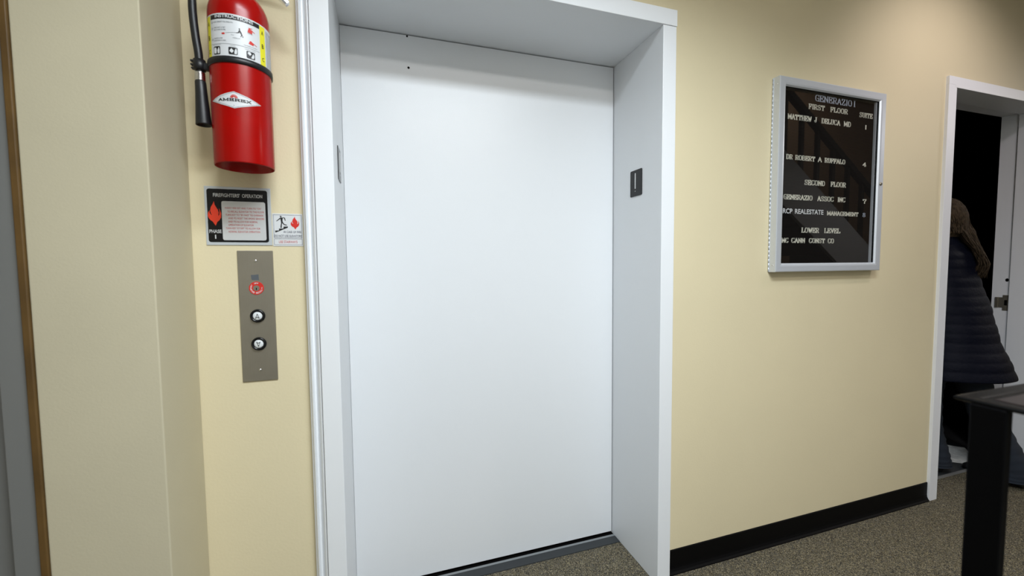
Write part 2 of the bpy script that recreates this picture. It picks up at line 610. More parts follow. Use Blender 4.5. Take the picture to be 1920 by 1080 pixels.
# ================================================================== FIRE EXTINGUISHER
CX, CYY, CR = -0.331, -0.083, 0.0660
ext = thing('fire_extinguisher', (CX, CYY, 1.499), 'red fire extinguisher with black hose hung on the cream wall', 'fire extinguisher')
prof = [(0.0, 1.5165), (0.020, 1.5175), (0.038, 1.5205), (0.050, 1.5255), (0.0575, 1.533), (0.0605, 1.541), (0.0632, 1.541), (0.0635, 1.5005), (0.0645, 1.499), (0.0656, 1.4998), (CR, 1.502),
        (CR, 1.60), (CR, 1.75), (CR, 1.862), (0.0652, 1.874), (0.0625, 1.886), (0.0575, 1.8985), (0.050, 1.910), (0.041, 1.9195), (0.030, 1.9275), (0.0205, 1.932), (0.0185, 1.937), (0.0185, 1.947), (0.0, 1.947)]
b = MB().lathe(prof, (CX, CYY, 0), n=96)
obj('cylinder', b, 'red', ext)


def cyl(th, z, off=0.0005):
    t = math.radians(th)
    return (CX + (CR + off) * math.sin(t), CYY - (CR + off) * math.cos(t), z)


def patch(mb, t0, t1, z0, z1, off=0.0005, n=None, th=0.0):
    n = n or max(2, int(abs(t1 - t0) / 2) + 1)
    v = []
    for k in range(n + 1):
        t = t0 + (t1 - t0) * k / n
        v += [cyl(t, z0, off), cyl(t, z1, off)]
    mb.add(v, [(2 * k, 2 * k + 2, 2 * k + 3, 2 * k + 1) for k in range(n)], True)
    return mb


def text_cyl(mb, body, t0, t1, z0, z1, off=0.0009, bold=0.0, mid=None):
    q, f = text_fit(body, t0, t1, z0, z1, bold)
    mb.add([cyl(a, c, off) for a, c in q], f)
    return mb


def poly_cyl(mb, pts, off=0.0009):
    """outline (theta, z) filled on the cylinder, cut into thin strips so it follows the curve"""
    bm = bmesh.new()
    f = bm.faces.new([bm.verts.new((p[0], p[1] * 1000, 0)) for p in pts])
    lo, hi = min(p[0] for p in pts), max(p[0] for p in pts)
    t = lo + 3
    while t < hi:
        bmesh.ops.bisect_plane(bm, geom=bm.verts[:] + bm.edges[:] + bm.faces[:], plane_co=(t, 0, 0), plane_no=(1, 0, 0))
        t += 3
    bm.verts.index_update()
    mb.add([cyl(v.co.x, v.co.y / 1000, off) for v in bm.verts], [[v.index for v in f.verts] for f in bm.faces], True)
    bm.free()
    return mb


ZT, ZB = 1.8455, 1.7472
b = MB()
patch(b, -60, 100, ZB, ZT, 0.0004)
lab = obj('instruction_label', b, 'label', ext, 'white instruction label with black heading', fix=False)
b = MB()
patch(b, -42.5, 53.5, 1.8325, 1.8425, 0.0007)
obj('heading_band', b, 'black', lab, fix=False)
for t0, t1 in ((54, 67.5), (-57, -44)):
    obj('yellow_band', patch(MB(), t0, t1, ZB, 1.8425, 0.0007), 'yellow', lab, fix=False)
b = MB()
text_cyl(b, 'INSTRUCTIONS', -30.5, 40.5, 1.8352, 1.8420, 0.001, bold=0.02)
obj('heading_text', b, 'label', lab, fix=False)
for t, (za, zb) in zip('ABC', ((1.8222, 1.8322), (1.7892, 1.8), (1.7580, 1.7675))):
    obj('class_letter', text_cyl(MB(), t, 58, 63, za, zb, 0.001, bold=0.02), 'black', lab, fix=False)
    obj('class_letter', text_cyl(MB(), t, -53, -48, za - 0.002, zb - 0.002, 0.001, bold=0.02), 'black', lab, fix=False)
b = MB()
text_cyl(b, 'HOLD UPRIGHT. PULL RING PIN.', -34.5, 4.7, 1.8240, 1.8272)
text_cyl(b, 'START BACK 10 FEET.', -34, -9, 1.8110, 1.8140)
text_cyl(b, 'AIM AT BASE OF FIRE.', -34, -9, 1.8060, 1.8090)
text_cyl(b, 'SQUEEZE LEVER.', -34.5, -15, 1.7862, 1.7892)
text_cyl(b, 'SWEEP SIDE TO SIDE.', -34.5, -9, 1.7812, 1.7842)
for zc in (1.8256, 1.8110, 1.7862):
    for k in range(12):
        a0, a1 = 2 * PI * k / 12, 2 * PI * (k + 1) / 12
        b.add([cyl(-38.5 + 2.0 * r * math.cos(a), zc + 0.0024 * r * math.sin(a), 0.0009) for r, a in ((0.75, a0), (1, a0), (1, a1), (0.75, a1))], [(0, 1, 2, 3)])
for k in range(10):
    t0, t1 = -9.8 + 18.8 * k / 10, -9.8 + 18.8 * (k + 1) / 10
    za, zb = 1.8000 + 0.0036 * k / 10, 1.8000 + 0.0036 * (k + 1) / 10
    b.add([cyl(t0, za, 0.0009), cyl(t1, zb, 0.0009), cyl(t1, zb + 0.0005, 0.0009), cyl(t0, za + 0.0005, 0.0009)], [(0, 1, 2, 3)])
text_cyl(b, '3 m', 0.5, 5, 1.7958, 1.7982)
text_cyl(b, 'APPROX 10 FT', 3, 16, 1.7896, 1.7922)
text_cyl(b, 'PULL PIN', 30, 38, 1.8090, 1.8115)
text_cyl(b, 'SQUEEZE & SWEEP', 22, 47, 1.7785, 1.7808)
patch(b, -44, 52, 1.7752, 1.7757, 0.0009)
text_cyl(b, 'TRASH WOOD PAPER', -38, -20, 1.7720, 1.7738)
text_cyl(b, 'LIQUIDS', -2, 7, 1.7708, 1.7726)
text_cyl(b, 'ELECTRICAL EQUIPMENT', 23, 44, 1.7700, 1.7718)
obj('instruction_text', b, 'label_grey', lab, fix=False)
b = MB()
# discharge man with nozzle
poly_cyl(b, [(14.4, 1.8155), (16.2, 1.8155), (16.6, 1.8130), (15.6, 1.8118), (14.2, 1.8128)])
poly_cyl(b, [(15.0, 1.8120), (16.8, 1.8110), (19.0, 1.8060), (20.2, 1.8010), (18.4, 1.7990), (16.6, 1.8040), (14.8, 1.8062), (12.0, 1.8052), (9.2, 1.8044), (9.2, 1.8030), (12.0, 1.8034), (14.6, 1.8044), (15.0, 1.8080)])
poly_cyl(b, [(18.0, 1.8010), (19.4, 1.8010), (18.8, 1.7985), (17.9, 1.7965), (16.2, 1.7960), (17.2, 1.7980)])
poly_cyl(b, [(19.0, 1.8010), (20.4, 1.8010), (21.2, 1.7985), (21.8, 1.7958), (20.4, 1.7955), (20.0, 1.7980)])
obj('discharge_figure', b, 'black', lab, fix=False)
# class pictograms: dark rounded squares
for t0, t1, z0, z1 in ((-36.6, -21.4, 1.7510, 1.7695), (-5.4, 10.6, 1.7515, 1.7685), (26, 41.6, 1.7510, 1.7680)):
    c = 1.4
    b = MB()
    poly_cyl(b, [(t0 + c, z0), (t1 - c, z0), (t1, z0 + 0.0015), (t1, z1 - 0.0015), (t1 - c, z1), (t0 + c, z1), (t0, z1 - 0.0015), (t0, z0 + 0.0015)])
    obj('pictogram', b, 'black', lab, fix=False)
for pts in ([(-35, 1.7535), (-30, 1.7530), (-29, 1.7600), (-30, 1.7660), (-34.5, 1.7670), (-35.5, 1.7620)], [(-27, 1.7530), (-23, 1.7530), (-22.6, 1.7600), (-24, 1.7680), (-26, 1.7640), (-27.5, 1.7600)],
            [(-4, 1.7590), (0.5, 1.7545), (4, 1.7600), (0, 1.7660)], [(5, 1.7530), (9, 1.7530), (9.8, 1.7600), (8.4, 1.7670), (6.5, 1.7640), (5, 1.7580)],
            [(28, 1.7620), (32, 1.7580), (35, 1.7620), (33, 1.7660), (29.5, 1.7664)], [(34, 1.7530), (39, 1.7525), (40.5, 1.7590), (38.5, 1.7650), (36.5, 1.7600)]):
    obj('pictogram_shape', poly_cyl(MB(), pts, 0.0012), 'label', lab, fix=False)
b = MB()
poly_cyl(b, [(-17.6, 1.8010), (-16.4, 1.7990), (-15.4, 1.8015), (-14.2, 1.7992), (-12.8, 1.8018), (-12.0, 1.7994), (-10.8, 1.8012), (-11.4, 1.7968), (-16.6, 1.7968)])
obj('fire_symbol', b, 'red_flat', lab, fix=False)
b = MB()
poly_cyl(b, [(29.6, 1.8125), (38, 1.8108), (38.4, 1.8170), (36.0, 1.8200), (34.4, 1.8215), (31.8, 1.8212), (30.4, 1.8180)])
poly_cyl(b, [(31.0, 1.8235), (38.5, 1.8245), (38.5, 1.8232), (34, 1.8222), (43.4, 1.8165), (43.0, 1.8152), (33.0, 1.8205)])
obj('extinguisher_symbol', b, 'red_flat', lab, fix=False)
b = MB()
poly_cyl(b, [(30.4, 1.7860), (39.8, 1.7842), (40.2, 1.7885), (37.4, 1.7905), (36.4, 1.7935), (33.2, 1.7935), (32.0, 1.7900)])
poly_cyl(b, [(36.6, 1.7922), (46.4, 1.7868), (46.0, 1.7855), (37.0, 1.7905)])
obj('extinguisher_symbol', b, 'red_flat', lab, fix=False)
b = MB()
z = 1.8385
random.seed(3)
while z > 1.749:
    text_cyl(b, 'xxxxx xx xxxx xxx'[:random.randint(12, 17)].replace('x', random.choice('eanst')), 70, 94, z - 0.0016, z, 0.0009)
    z -= 0.0031
obj('fine_print', b, 'label_grey', lab, fix=False)

b = MB()
poly_cyl(b, [(3.6, 1.6125), (5.0, 1.6122), (6.6, 1.6108), (5.4, 1.6110)], 0.0003)
obj('paint_chip', b, 'black', ext, fix=False)
# diamond emblem
b = MB()
poly_cyl(b, [(-51, 1.6455), (-26, 1.6562), (0.5, 1.6655), (26, 1.6560), (50.5, 1.6455), (26, 1.6352), (0.5, 1.6258), (-26, 1.6350)], 0.0005)
em = obj('emblem', b, 'label', ext, 'white diamond emblem reading AMEREX', fix=False)
b = MB()
out = [(-47.5, 1.6455), (0.5, 1.6640), (47, 1.6455), (0.5, 1.6273)]
inn = [(-46.4, 1.6455), (0.5, 1.66345), (45.9, 1.6455), (0.5, 1.62785)]
for i in range(4):
    o0, o1, i0, i1 = out[i], out[(i + 1) % 4], inn[i], inn[(i + 1) % 4]
    n = 14
    v = []
    for k in range(n + 1):
        t = k / n
        v += [cyl(o0[0] + (o1[0] - o0[0]) * t, o0[1] + (o1[1] - o0[1]) * t, 0.0009), cyl(i0[0] + (i1[0] - i0[0]) * t, i0[1] + (i1[1] - i0[1]) * t, 0.0009)]
    b.add(v, [(2 * k, 2 * k + 2, 2 * k + 3, 2 * k + 1) for k in range(n)])
text_cyl(b, 'R', -0.6, 0.9, 1.6316, 1.6334, 0.001)
obj('emblem_border', b, 'navy_print', em, fix=False)
b = MB()
for k in range(9):
    a = PI * (k + 0.5) / 9
    c0, s0 = math.cos(a), math.sin(a)
    px, pz = 7.0 * c0, 0.0082 * s0
    nx, nz = -s0 * 0.42, c0 * 0.00050
    base = (0.3 + 2.2 * c0, 1.6500 + 0.0024 * s0)
    tip = (0.3 + px, 1.6500 + pz)
    b.add([cyl(base[0] - nx, base[1] - nz, 0.001), cyl(base[0] + nx, base[1] + nz, 0.001), cyl(tip[0] + nx * 1.8, tip[1] + nz * 1.8, 0.001), cyl(tip[0] - nx * 1.8, tip[1] - nz * 1.8, 0.001)], [(0, 1, 2, 3)])
obj('emblem_sunburst', b, 'red_flat', em, fix=False)

# rubber strap with hose clip
b = MB()
b.lathe([(CR, 1.7325), (CR + 0.0032, 1.7333), (CR + 0.0036, 1.7400), (CR + 0.0032, 1.7466), (CR, 1.7474)], (CX, CYY, 0), n=96)
strap = obj('hose_strap', b, 'rubber', ext, 'black rubber strap around the cylinder')
HX, HY = -0.4176, -0.090
b = MB()
b.lathe([(0.0088, 1.729), (0.0125, 1.729), (0.0130, 1.740), (0.0125, 1.754), (0.0088, 1.754)], (HX, HY, 0), n=32)
b.bbox(HX + 0.006, CX - CR + 0.008, HY - 0.007, HY + 0.007, 1.730, 1.7475, 0.003)
b.bbox(HX - 0.018, HX - 0.009, HY - 0.006, HY + 0.006, 1.7475, 1.752, 0.0015)
b.bbox(HX - 0.018, HX - 0.009, HY - 0.006, HY + 0.006, 1.7385, 1.743, 0.0015)
b.bbox(HX - 0.017, HX - 0.009, HY - 0.006, HY + 0.006, 1.7305, 1.7345, 0.0015)
obj('hose_clip', b, 'rubber', strap)


def smooth_path(pts, n=10):
    P = [Vector(p) for p in pts]
    P = [P[0] * 2 - P[1]] + P + [P[-1] * 2 - P[-2]]
    o = []
    for i in range(1, len(P) - 2):
        for k in range(n):
            t = k / n
            a, b_, c, d = P[i - 1], P[i], P[i + 1], P[i + 2]
            o.append(0.5 * ((2 * b_) + (c - a) * t + (2 * a - 5 * b_ + 4 * c - d) * t * t + (3 * b_ - a - 3 * c + d) * t ** 3))
    o.append(P[-2])
    return o


b = MB().tube(smooth_path([(CX - 0.012, CYY, 1.982), (CX - 0.045, CYY - 0.002, 1.985), (CX - 0.078, CYY - 0.004, 1.968), (-0.4250, -0.088, 1.925), (-0.4266, HY, 1.885), (-0.4258, HY, 1.850), (-0.4228, HY, 1.8076), (-0.4185, HY, 1.765), (HX, HY, 1.718)], 12), 0.0087, 20)
hose = obj('hose', b, 'rubber', ext, 'black rubber hose')
b = MB()
pr = []
for k in range(4):
    z0 = 1.7035 + k * 0.0052
    pr += [(0.0102, z0), (0.0108, z0 + 0.0010), (0.0108, z0 + 0.0040), (0.0102, z0 + 0.0050)]
b.lathe(pr, (HX, HY, 0), n=24, smooth=False, cap0=True, cap1=True)
obj('hose_ferrule', b, 'chrome', hose, 'crimped silver ferrule')
b = MB()
ax = Vector((0.0026, 0, -0.107)).normalized()
b.lathe([(0.0, 0.0), (0.0104, 0.0), (0.0116, 0.003), (0.0124, 0.03), (0.0145, 0.07), (0.0166, 0.1045), (0.0166, 0.107), (0.0150, 0.107), (0.0128, 0.07), (0.0110, 0.03), (0.0, 0.03)], (HX, HY, 1.7040), ax, n=36)
obj('nozzle', b, 'rubber', hose, 'black cone nozzle')
# valve, levers, gauge
b = MB()
b.lathe([(0.0, 1.944), (0.017, 1.944), (0.017, 1.956), (0.0135, 1.960), (0.0135, 1.998), (0.010, 2.003), (0.0, 2.003)], (CX, CYY, 0), n=32)
b.lathe([(0.0, 0.0), (0.0095, 0.0), (0.0095, 0.016), (0.0, 0.016)], (CX - 0.024, CYY, 1.982), (1, 0, 0), n=20)
b.lathe([(0.0, 0.0), (0.006, 0.0), (0.006, 0.012), (0.016, 0.013), (0.016, 0.022), (0.0, 0.022)], (CX, CYY - 0.012, 1.975), (0, -1, 0), n=28)
valve = obj('valve', b, 'alu_sat', ext, 'metal valve head')


def lever(pts, half, thick):
    mb = MB()
    P = smooth_path(pts, 8)
    rings = []
    for i, p in enumerate(P):
        t = (P[min(i + 1, len(P) - 1)] - P[max(i - 1, 0)]).normalized()
        side = Vector((0, 1, 0))
        nrm = side.cross(t).normalized()
        h = half * (1.0 if i < len(P) - 6 else 0.55 + 0.45 * (len(P) - 1 - i) / 5)
        rings.append([p + side * h + nrm * thick, p - side * h + nrm * thick, p - side * (h + 0.001), p - side * h - nrm * thick, p + side * h - nrm * thick, p + side * (h + 0.001)])
    mb.loft(rings, smooth=False)
    return mb


obj('carry_handle', lever([(CX - 0.01, CYY - 0.01, 1.966), (CX + 0.03, CYY - 0.01, 1.966), (CX + 0.068, CYY - 0.014, 1.955), (CX + 0.094, CYY - 0.020, 1.933), (CX + 0.116, CYY - 0.024, 1.9125)], 0.010, 0.0055), 'chrome', valve, 'silver carry handle')
obj('squeeze_lever', lever([(CX - 0.012, CYY, 2.006), (CX + 0.03, CYY, 2.016), (CX + 0.08, CYY, 2.018), (CX + 0.118, CYY, 2.006)], 0.009, 0.0015), 'chrome', valve)
b = MB()
b.bbox(CX - 0.018, CX + 0.018, CYY + CR - 0.002, 0.0, 1.60, 1.90, 0.002)
b.bbox(CX - 0.010, CX + 0.010, CYY + 0.012, 0.0, 1.948, 1.958, 0.002)
obj('wall_bracket', b, 'alu_sat', ext)

# ================================================================== SIGNS UNDER THE EXTINGUISHER


def rrect(x0, x1, z0, z1, r, n=6):
    o = []
    for cx, cz, a in ((x1 - r, z0 + r, -90), (x1 - r, z1 - r, 0), (x0 + r, z1 - r, 90), (x0 + r, z0 + r, 180)):
        for k in range(n + 1):
            t = math.radians(a + 90 * k / n)
            o.append((cx + r * math.cos(t), cz + r * math.sin(t)))
    return o


def flame_pts(cx, z0, z1, hw):
    h = z1 - z0
    main = [(0.05, 0.0), (0.38, 0.16), (0.74, 0.26), (0.96, 0.42), (0.98, 0.56), (0.82, 0.72), (0.74, 0.60), (0.62, 0.56), (0.60, 0.68), (0.30, 0.80), (0.02, 0.90), (-0.10, 1.0), (-0.18, 0.86), (-0.42, 0.74),
            (-0.56, 0.62), (-0.72, 0.58), (-0.92, 0.48), (-0.98, 0.38), (-0.74, 0.24), (-0.36, 0.14)]
    return [(cx + a * hw, z0 + c * h) for a, c in main]


def flame(mb, cx, z0, z1, hw, y0, y1):
    """three tongues: centre drop and the two side wisps"""
    h = z1 - z0

    def T(pts):
        return [(cx + a * hw, z0 + c * h) for a, c in pts]
    centre = T([(0.08, 0.0), (0.36, 0.16), (0.66, 0.22), (0.78, 0.30), (0.72, 0.46), (0.52, 0.40), (0.60, 0.54), (0.50, 0.66), (0.26, 0.76), (0.06, 0.87), (-0.02, 1.0), (-0.22, 0.88), (-0.50, 0.76), (-0.62, 0.62), (-0.52, 0.50), (-0.36, 0.42), (-0.58, 0.46), (-0.74, 0.30), (-0.62, 0.22), (-0.30, 0.16)])
    right = T([(0.66, 0.22), (0.92, 0.34), (0.98, 0.50), (0.84, 0.62), (0.70, 0.72), (0.76, 0.60), (0.70, 0.46), (0.78, 0.30)])
    left = T([(-0.62, 0.22), (-0.74, 0.30), (-0.58, 0.46), (-0.70, 0.52), (-0.72, 0.62), (-0.94, 0.52), (-1.0, 0.40), (-0.86, 0.30)])
    for p in (centre, right, left):
        mb.prism(p, y0, y1)
    return mb


sg = thing('firefighter_sign', (-0.375, 0, 1.305), 'black and silver FIREFIGHTERS OPERATION sign below the fire extinguisher', 'sign')
SX0, SX1, SZ0, SZ1 = -0.4530, -0.2955, 1.3050, 1.4636
b = MB().bbox(SX0, SX1, -0.0022, 0.0, SZ0, SZ1, 0.0008)
obj('back_plate', b, 'sign_silver', sg)
b = MB().prism(rrect(-0.4472, -0.3036, 1.3132, 1.4568, 0.006), -0.0026, -0.001)
obj('black_panel', b, 'black_gloss', sg)
b = MB().prism(rrect(-0.4140, -0.3094, 1.3186, 1.4244, 0.005), -0.0030, -0.001)
obj('text_panel', b, 'silver_print', sg, 'pale grey text panel')
b = MB()
text_wall(b, "FIREFIGHTERS'", -0.4324, -0.3700, 1.4352, 1.4452, -0.0031, 0.015)
text_wall(b, 'OPERATION', -0.3645, -0.3157, 1.4352, 1.4450, -0.0031, 0.015)
obj('heading_text', b, 'silver_print', sg)
b = text_wall(MB(), 'PHASE', -0.4447, -0.4165, 1.3376, 1.3471, -0.0031, 0.02)
obj('phase_text', b, 'silver_print', sg)
b = MB().box(-0.4323, -0.4296, -0.0031, -0.002, 1.3222, 1.3331)
obj('phase_numeral', b, 'silver_print', sg)
b = MB()
flame(b, -0.4308, 1.3577, 1.4232, 0.0158, -0.0031, -0.001)
obj('flame_symbol', b, 'orange', sg, 'orange flame symbol')
b = MB()
for t, x0, x1, z0, z1 in (('INSERT FIRE KEY AND TURN TO "ON"', -0.4060, -0.3190, 1.4036, 1.4086), ('TO RECALL ELEVATOR TO THIS FLOOR', -0.4006, -0.3128, 1.3940, 1.3990),
                          ('TURN KEY TO "BY-PASS" TO OVERRIDE', -0.4055, -0.3150, 1.3850, 1.3900), ('AND TO RESET THE SMOKE SENSORS', -0.3991, -0.3130, 1.3758, 1.3808),
                          ('AND TO ALLOW FOR NORMAL', -0.3995, -0.3291, 1.3666, 1.3716), ('OPERATION OF ELEVATOR', -0.3996, -0.3393, 1.3576, 1.3626),
                          ('TURN KEY TO"OFF" TO ALLOW FOR', -0.4058, -0.3235, 1.3487, 1.3537), ('NORMAL ELEVATOR OPERATION', -0.3999, -0.3246, 1.3393, 1.3443)):
    text_wall(b, t, x0, x1, z0, z1, -0.0034)
obj('instruction_text', b, 'red_text', sg, 'red instruction text')

s2 = thing('fire_stairs_sign', (-0.2555, 0, 1.303), 'small white IN CASE OF FIRE sign beside the elevator casing', 'sign')
b = MB().bbox(-0.2938, -0.2167, -0.0015, 0.0, 1.3030, 1.3950, 0.0006)
obj('back_plate', b, 'label', s2)
b = MB()
for x0, x1, z0, z1 in ((-0.2908, -0.2196, 1.3265, 1.3915), (-0.2908, -0.2194, 1.3068, 1.3240)):
    t = 0.0006
    b.box(x0, x1, -0.0019, -0.001, z0, z0 + t)
    b.box(x0, x1, -0.0019, -0.001, z1 - t, z1)
    b.box(x0, x0 + t, -0.0019, -0.001, z0, z1)
    b.box(x1 - t, x1, -0.0019, -0.001, z0, z1)
text_wall(b, 'IN CASE OF FIRE', -0.2661, -0.2215, 1.3405, 1.3465, -0.0020)
text_wall(b, 'DO NOT USE ELEVATORS', -0.2899, -0.2206, 1.3290, 1.3352, -0.0020)
obj('border_text', b, 'navy_print', s2)
b = MB()
b.disc((-0.2722, 1.3868), 0.0021, -0.0019, -0.001, 20)
for pts in ([(-0.2728, 1.3842), (-0.2700, 1.3842), (-0.2668, 1.3822), (-0.2680, 1.3770), (-0.2676, 1.3722), (-0.2660, 1.3680), (-0.2716, 1.3680), (-0.2722, 1.3730), (-0.2732, 1.3790)],
            [(-0.2728, 1.3842), (-0.2734, 1.3800), (-0.2770, 1.3772), (-0.2826, 1.3728), (-0.2838, 1.3740), (-0.2786, 1.3790)],
            [(-0.2690, 1.3842), (-0.2640, 1.3818), (-0.2618, 1.3745), (-0.2602, 1.3748), (-0.2616, 1.3832), (-0.2660, 1.3846)],
            [(-0.2716, 1.3690), (-0.2690, 1.3690), (-0.2704, 1.3620), (-0.2708, 1.3560), (-0.2692, 1.3548), (-0.2740, 1.3548), (-0.2732, 1.3620)],
            [(-0.2690, 1.3690), (-0.2660, 1.3690), (-0.2634, 1.3652), (-0.2580, 1.3640), (-0.2572, 1.3614), (-0.2650, 1.3630)],
            [(-0.2878, 1.3468), (-0.2780, 1.3473), (-0.2776, 1.3526), (-0.2668, 1.3530), (-0.2660, 1.3584), (-0.2549, 1.3590), (-0.2552, 1.3555), (-0.2868, 1.3412)]):
    b.prism(pts, -0.0019, -0.001)
obj('running_figure', b, 'black', s2, 'black figure running down stairs')
b = MB()
flame(b, -0.2366, 1.3508, 1.3876, 0.0112, -0.0019, -0.001)
obj('flame_symbol', b, 'red_flat', s2, 'red flame symbol')
b = MB()
text_wall(b, 'USE STAIRWAYS', -0.2792, -0.2321, 1.3116, 1.3190, -0.0020)
obj('stairway_text', b, 'red_text', s2, 'red stairway text')

# ================================================================== CALL PANEL
cp = thing('elevator_call_panel', (-0.339, 0, 0.922), 'brushed steel elevator call panel with up and down buttons', 'call panel')
b = MB().bbox(-0.3831, -0.2953, -0.0035, 0.0, 0.9220, 1.2903, 0.0012)
plate = obj('face_plate', b, 'steel', cp)
for zz in (1.2620, 0.9535):
    b = MB().lathe([(0.0, 0.0), (0.0030, 0.0), (0.0036, 0.0012), (0.0036, 0.002), (0.0, 0.002)], (-0.339, -0.0052, zz), (0, 1, 0), n=20)
    obj('screw', b, 'chrome', cp)
b = MB()
b.prism([(-0.3505, 1.2085), (-0.3325, 1.2075), (-0.3330, 1.2240), (-0.3440, 1.2228), (-0.3515, 1.2225)], -0.0038, -0.002)
obj('tape_residue', b, 'label_grey', plate, 'grey patch of old tape')
KX, KZ = -0.3392, 1.1857
b = MB().ring((KX, KZ), 0.0078, 0.0182, -0.0050, -0.002)
ks = obj('key_switch', b, 'red_flat', cp, 'red FIRE RECALL key switch collar')
b = MB().disc((KX, KZ), 0.0078, -0.0058, -0.002)
obj('key_cylinder', b, 'steel', ks)
b = MB().box(KX - 0.0010, KX + 0.0012, -0.0061, -0.005, KZ - 0.0055, KZ + 0.0012)
obj('keyhole', b, 'black_gap', ks)


def arc_text(mb, body, c, r, a0, a1, h, y, inside=False, wid=0.9):
    """letters placed one by one on a circle; angles in degrees, clockwise text on top or bottom"""
    n = len(body)
    for i, ch in enumerate(body):
        if ch == ' ':
            continue
        a = math.radians(a0 + (a1 - a0) * (i / max(1, n - 1)))
        step = abs(math.radians(a1 - a0)) / max(1, n - 1) * r * wid
        wd = min(step, h) * (0.35 if ch == 'I' else 1.0)
        q, f = text_fit(ch, -wd / 2, wd / 2, -h / 2, h / 2, 0.02)
        ang = (a - PI / 2) if not inside else (a + PI / 2)
        cs, sn = math.cos(ang), math.sin(ang)
        px, pz = c[0] + r * math.cos(a), c[1] + r * math.sin(a)
        mb.add([(px + u * cs - v_ * sn, y, pz + u * sn + v_ * cs) for u, v_ in q], f)


b = MB()
arc_text(b, 'FIRE RECALL', (KX, KZ), 0.0135, 205, 335, 0.0046, -0.0053, inside=True)
arc_text(b, 'OFF', (KX, KZ), 0.0135, 106, 74, 0.0036, -0.0053)
arc_text(b, 'RESET', (KX, KZ), 0.0135, 192, 142, 0.0034, -0.0053)
arc_text(b, 'ON', (KX, KZ), 0.0135, 4, -8, 0.0030, -0.0053)
obj('key_switch_text', b, 'label', ks, fix=False)
for zz, d in ((1.1074, 1), (1.0284, -1)):
    b = MB().lathe([(0.0118, 0.0), (0.0142, -0.0030), (0.0170, -0.0030), (0.0186, 0.0), (0.0190, 0.004), (0.0112, 0.004)], (-0.3391, -0.0065, zz), (0, 1, 0), n=48)
    ringo = obj('call_button', b, 'black_gloss', cp, 'black ringed %s button' % ('up' if d > 0 else 'down'))
    b = MB().lathe([(0.0, -0.0006), (0.0095, -0.0002), (0.0119, 0.0012), (0.0119, 0.004)], (-0.3391, -0.0078, zz), (0, 1, 0), n=40)
    obj('button_lens', b, 'lens', ringo, 'white round lens')
    b = MB()
    P = [(-0.0046, -0.0058 * d), (0.0, 0.0062 * d), (0.0046, -0.0058 * d), (0.0, -0.0026 * d)]
    for i in range(4):
        p, q = Vector(P[i]), Vector(P[(i + 1) % 4])
        t = (q - p).normalized()
        nn = Vector((-t.y, t.x)) * 0.00055
        p, q = p - t * 0.0005, q + t * 0.0005
        b.add([(-0.3391 + k.x, -0.0092, zz + k.y) for k in (p + nn, q + nn, q - nn, p - nn)], [(0, 1, 2, 3)])
    obj('arrow_mark', b, 'black', ringo, fix=False)

# ================================================================== FLOOR NUMBER PLATES ON THE JAMBS
for side, xf, sgn, lab_ in (('r', EX1, -1, 'black number plate with pale numeral on the elevator jamb nearer the directory board'), ('l', EX0, 1, 'number plate seen edge on, on the elevator jamb nearer the fire extinguisher')):
    fp = thing('floor_number_plate', (xf, 0.119, 1.517), lab_, 'number plate', group='tactile floor plates on the elevator jambs')
    b = MB().prism(rrect(0.0802, 0.1578, 1.5165, 1.6205, 0.005), xf, xf + sgn * 0.0022, 'x')
    obj('plate', b, 'black_gloss', fp)
    b = MB().bbox(min(xf, xf + sgn * 0.0034), max(xf, xf + sgn * 0.0034), 0.1208, 0.1264, 1.5462, 1.6085, 0.0005)
    obj('numeral', b, 'silver_print', fp, 'raised pale numeral one')
    b = MB()
    for (yy, zz) in ((0.1225, 1.5385), (0.1255, 1.5365), (0.1225, 1.5350)):
        b.lathe([(0.0, 0.0026), (0.0008, 0.0024), (0.0010, 0.0)], (xf + sgn * 0.0005, yy, zz), (sgn, 0, 0), n=10)
    obj('braille_dots', b, 'silver_print', fp)

# ================================================================== DIRECTORY BOARD
dr = thing('directory_board', (1.8635, 0, 1.2044), 'aluminium framed black letter board directory on the cream wall', 'directory board')
BX0, BX1, BZ0, BZ1, BY = 1.5450, 2.1823, 1.2044, 1.9982, -0.0345
FW = 0.036


def frame_bar(mb, ox0, ox1, oz0, oz1):
    """mitred frame: outer rectangle to inner, with a rounded front"""
    prof_ = [(0.0, 0.0), (0.0, BY + 0.003), (0.0012, BY + 0.0008), (0.004, BY), (FW - 0.012, BY), (FW - 0.005, BY + 0.0014), (FW, BY + 0.0065), (FW, BY + 0.0085), (FW - 0.002, BY + 0.0085)]
    rings = []
    for d, y in prof_:
        rings.append([(ox0 + d, y, oz0 + d), (ox1 - d, y, oz0 + d), (ox1 - d, y, oz1 - d), (ox0 + d, y, oz1 - d)])
    mb.loft(rings, smooth=False, caps=False)


b = MB()
for d0, d1_ in ((FW - 0.004, FW + 0.0004),):
    b.box(BX0 + d0, BX0 + d1_, BY + 0.0086, -0.003, BZ0 + d0, BZ1 - d0)
    b.box(BX1 - d1_, BX1 - d0, BY + 0.0086, -0.003, BZ0 + d0, BZ1 - d0)
    b.box(BX0 + d0, BX1 - d0, BY + 0.0086, -0.003, BZ0 + d0, BZ0 + d1_)
    b.box(BX0 + d0, BX1 - d0, BY + 0.0086, -0.003, BZ1 - d1_, BZ1 - d0)
obj('inner_lining', b, 'black_gap', dr)
b = MB()
frame_bar(b, BX0, BX1, BZ0, BZ1)
fr = obj('frame', b, 'alu_sat', dr, 'satin aluminium frame')
for zc in (1.968, 1.233):
    b = MB().lathe([(0.0, -0.0012), (0.0024, -0.0008), (0.0030, 0.0005)], (BX0, -0.020, zc), (1, 0, 0), n=16)
    obj('screw', b, 'chrome', fr)
b = MB()
z = BZ0 + 0.002
k = 0
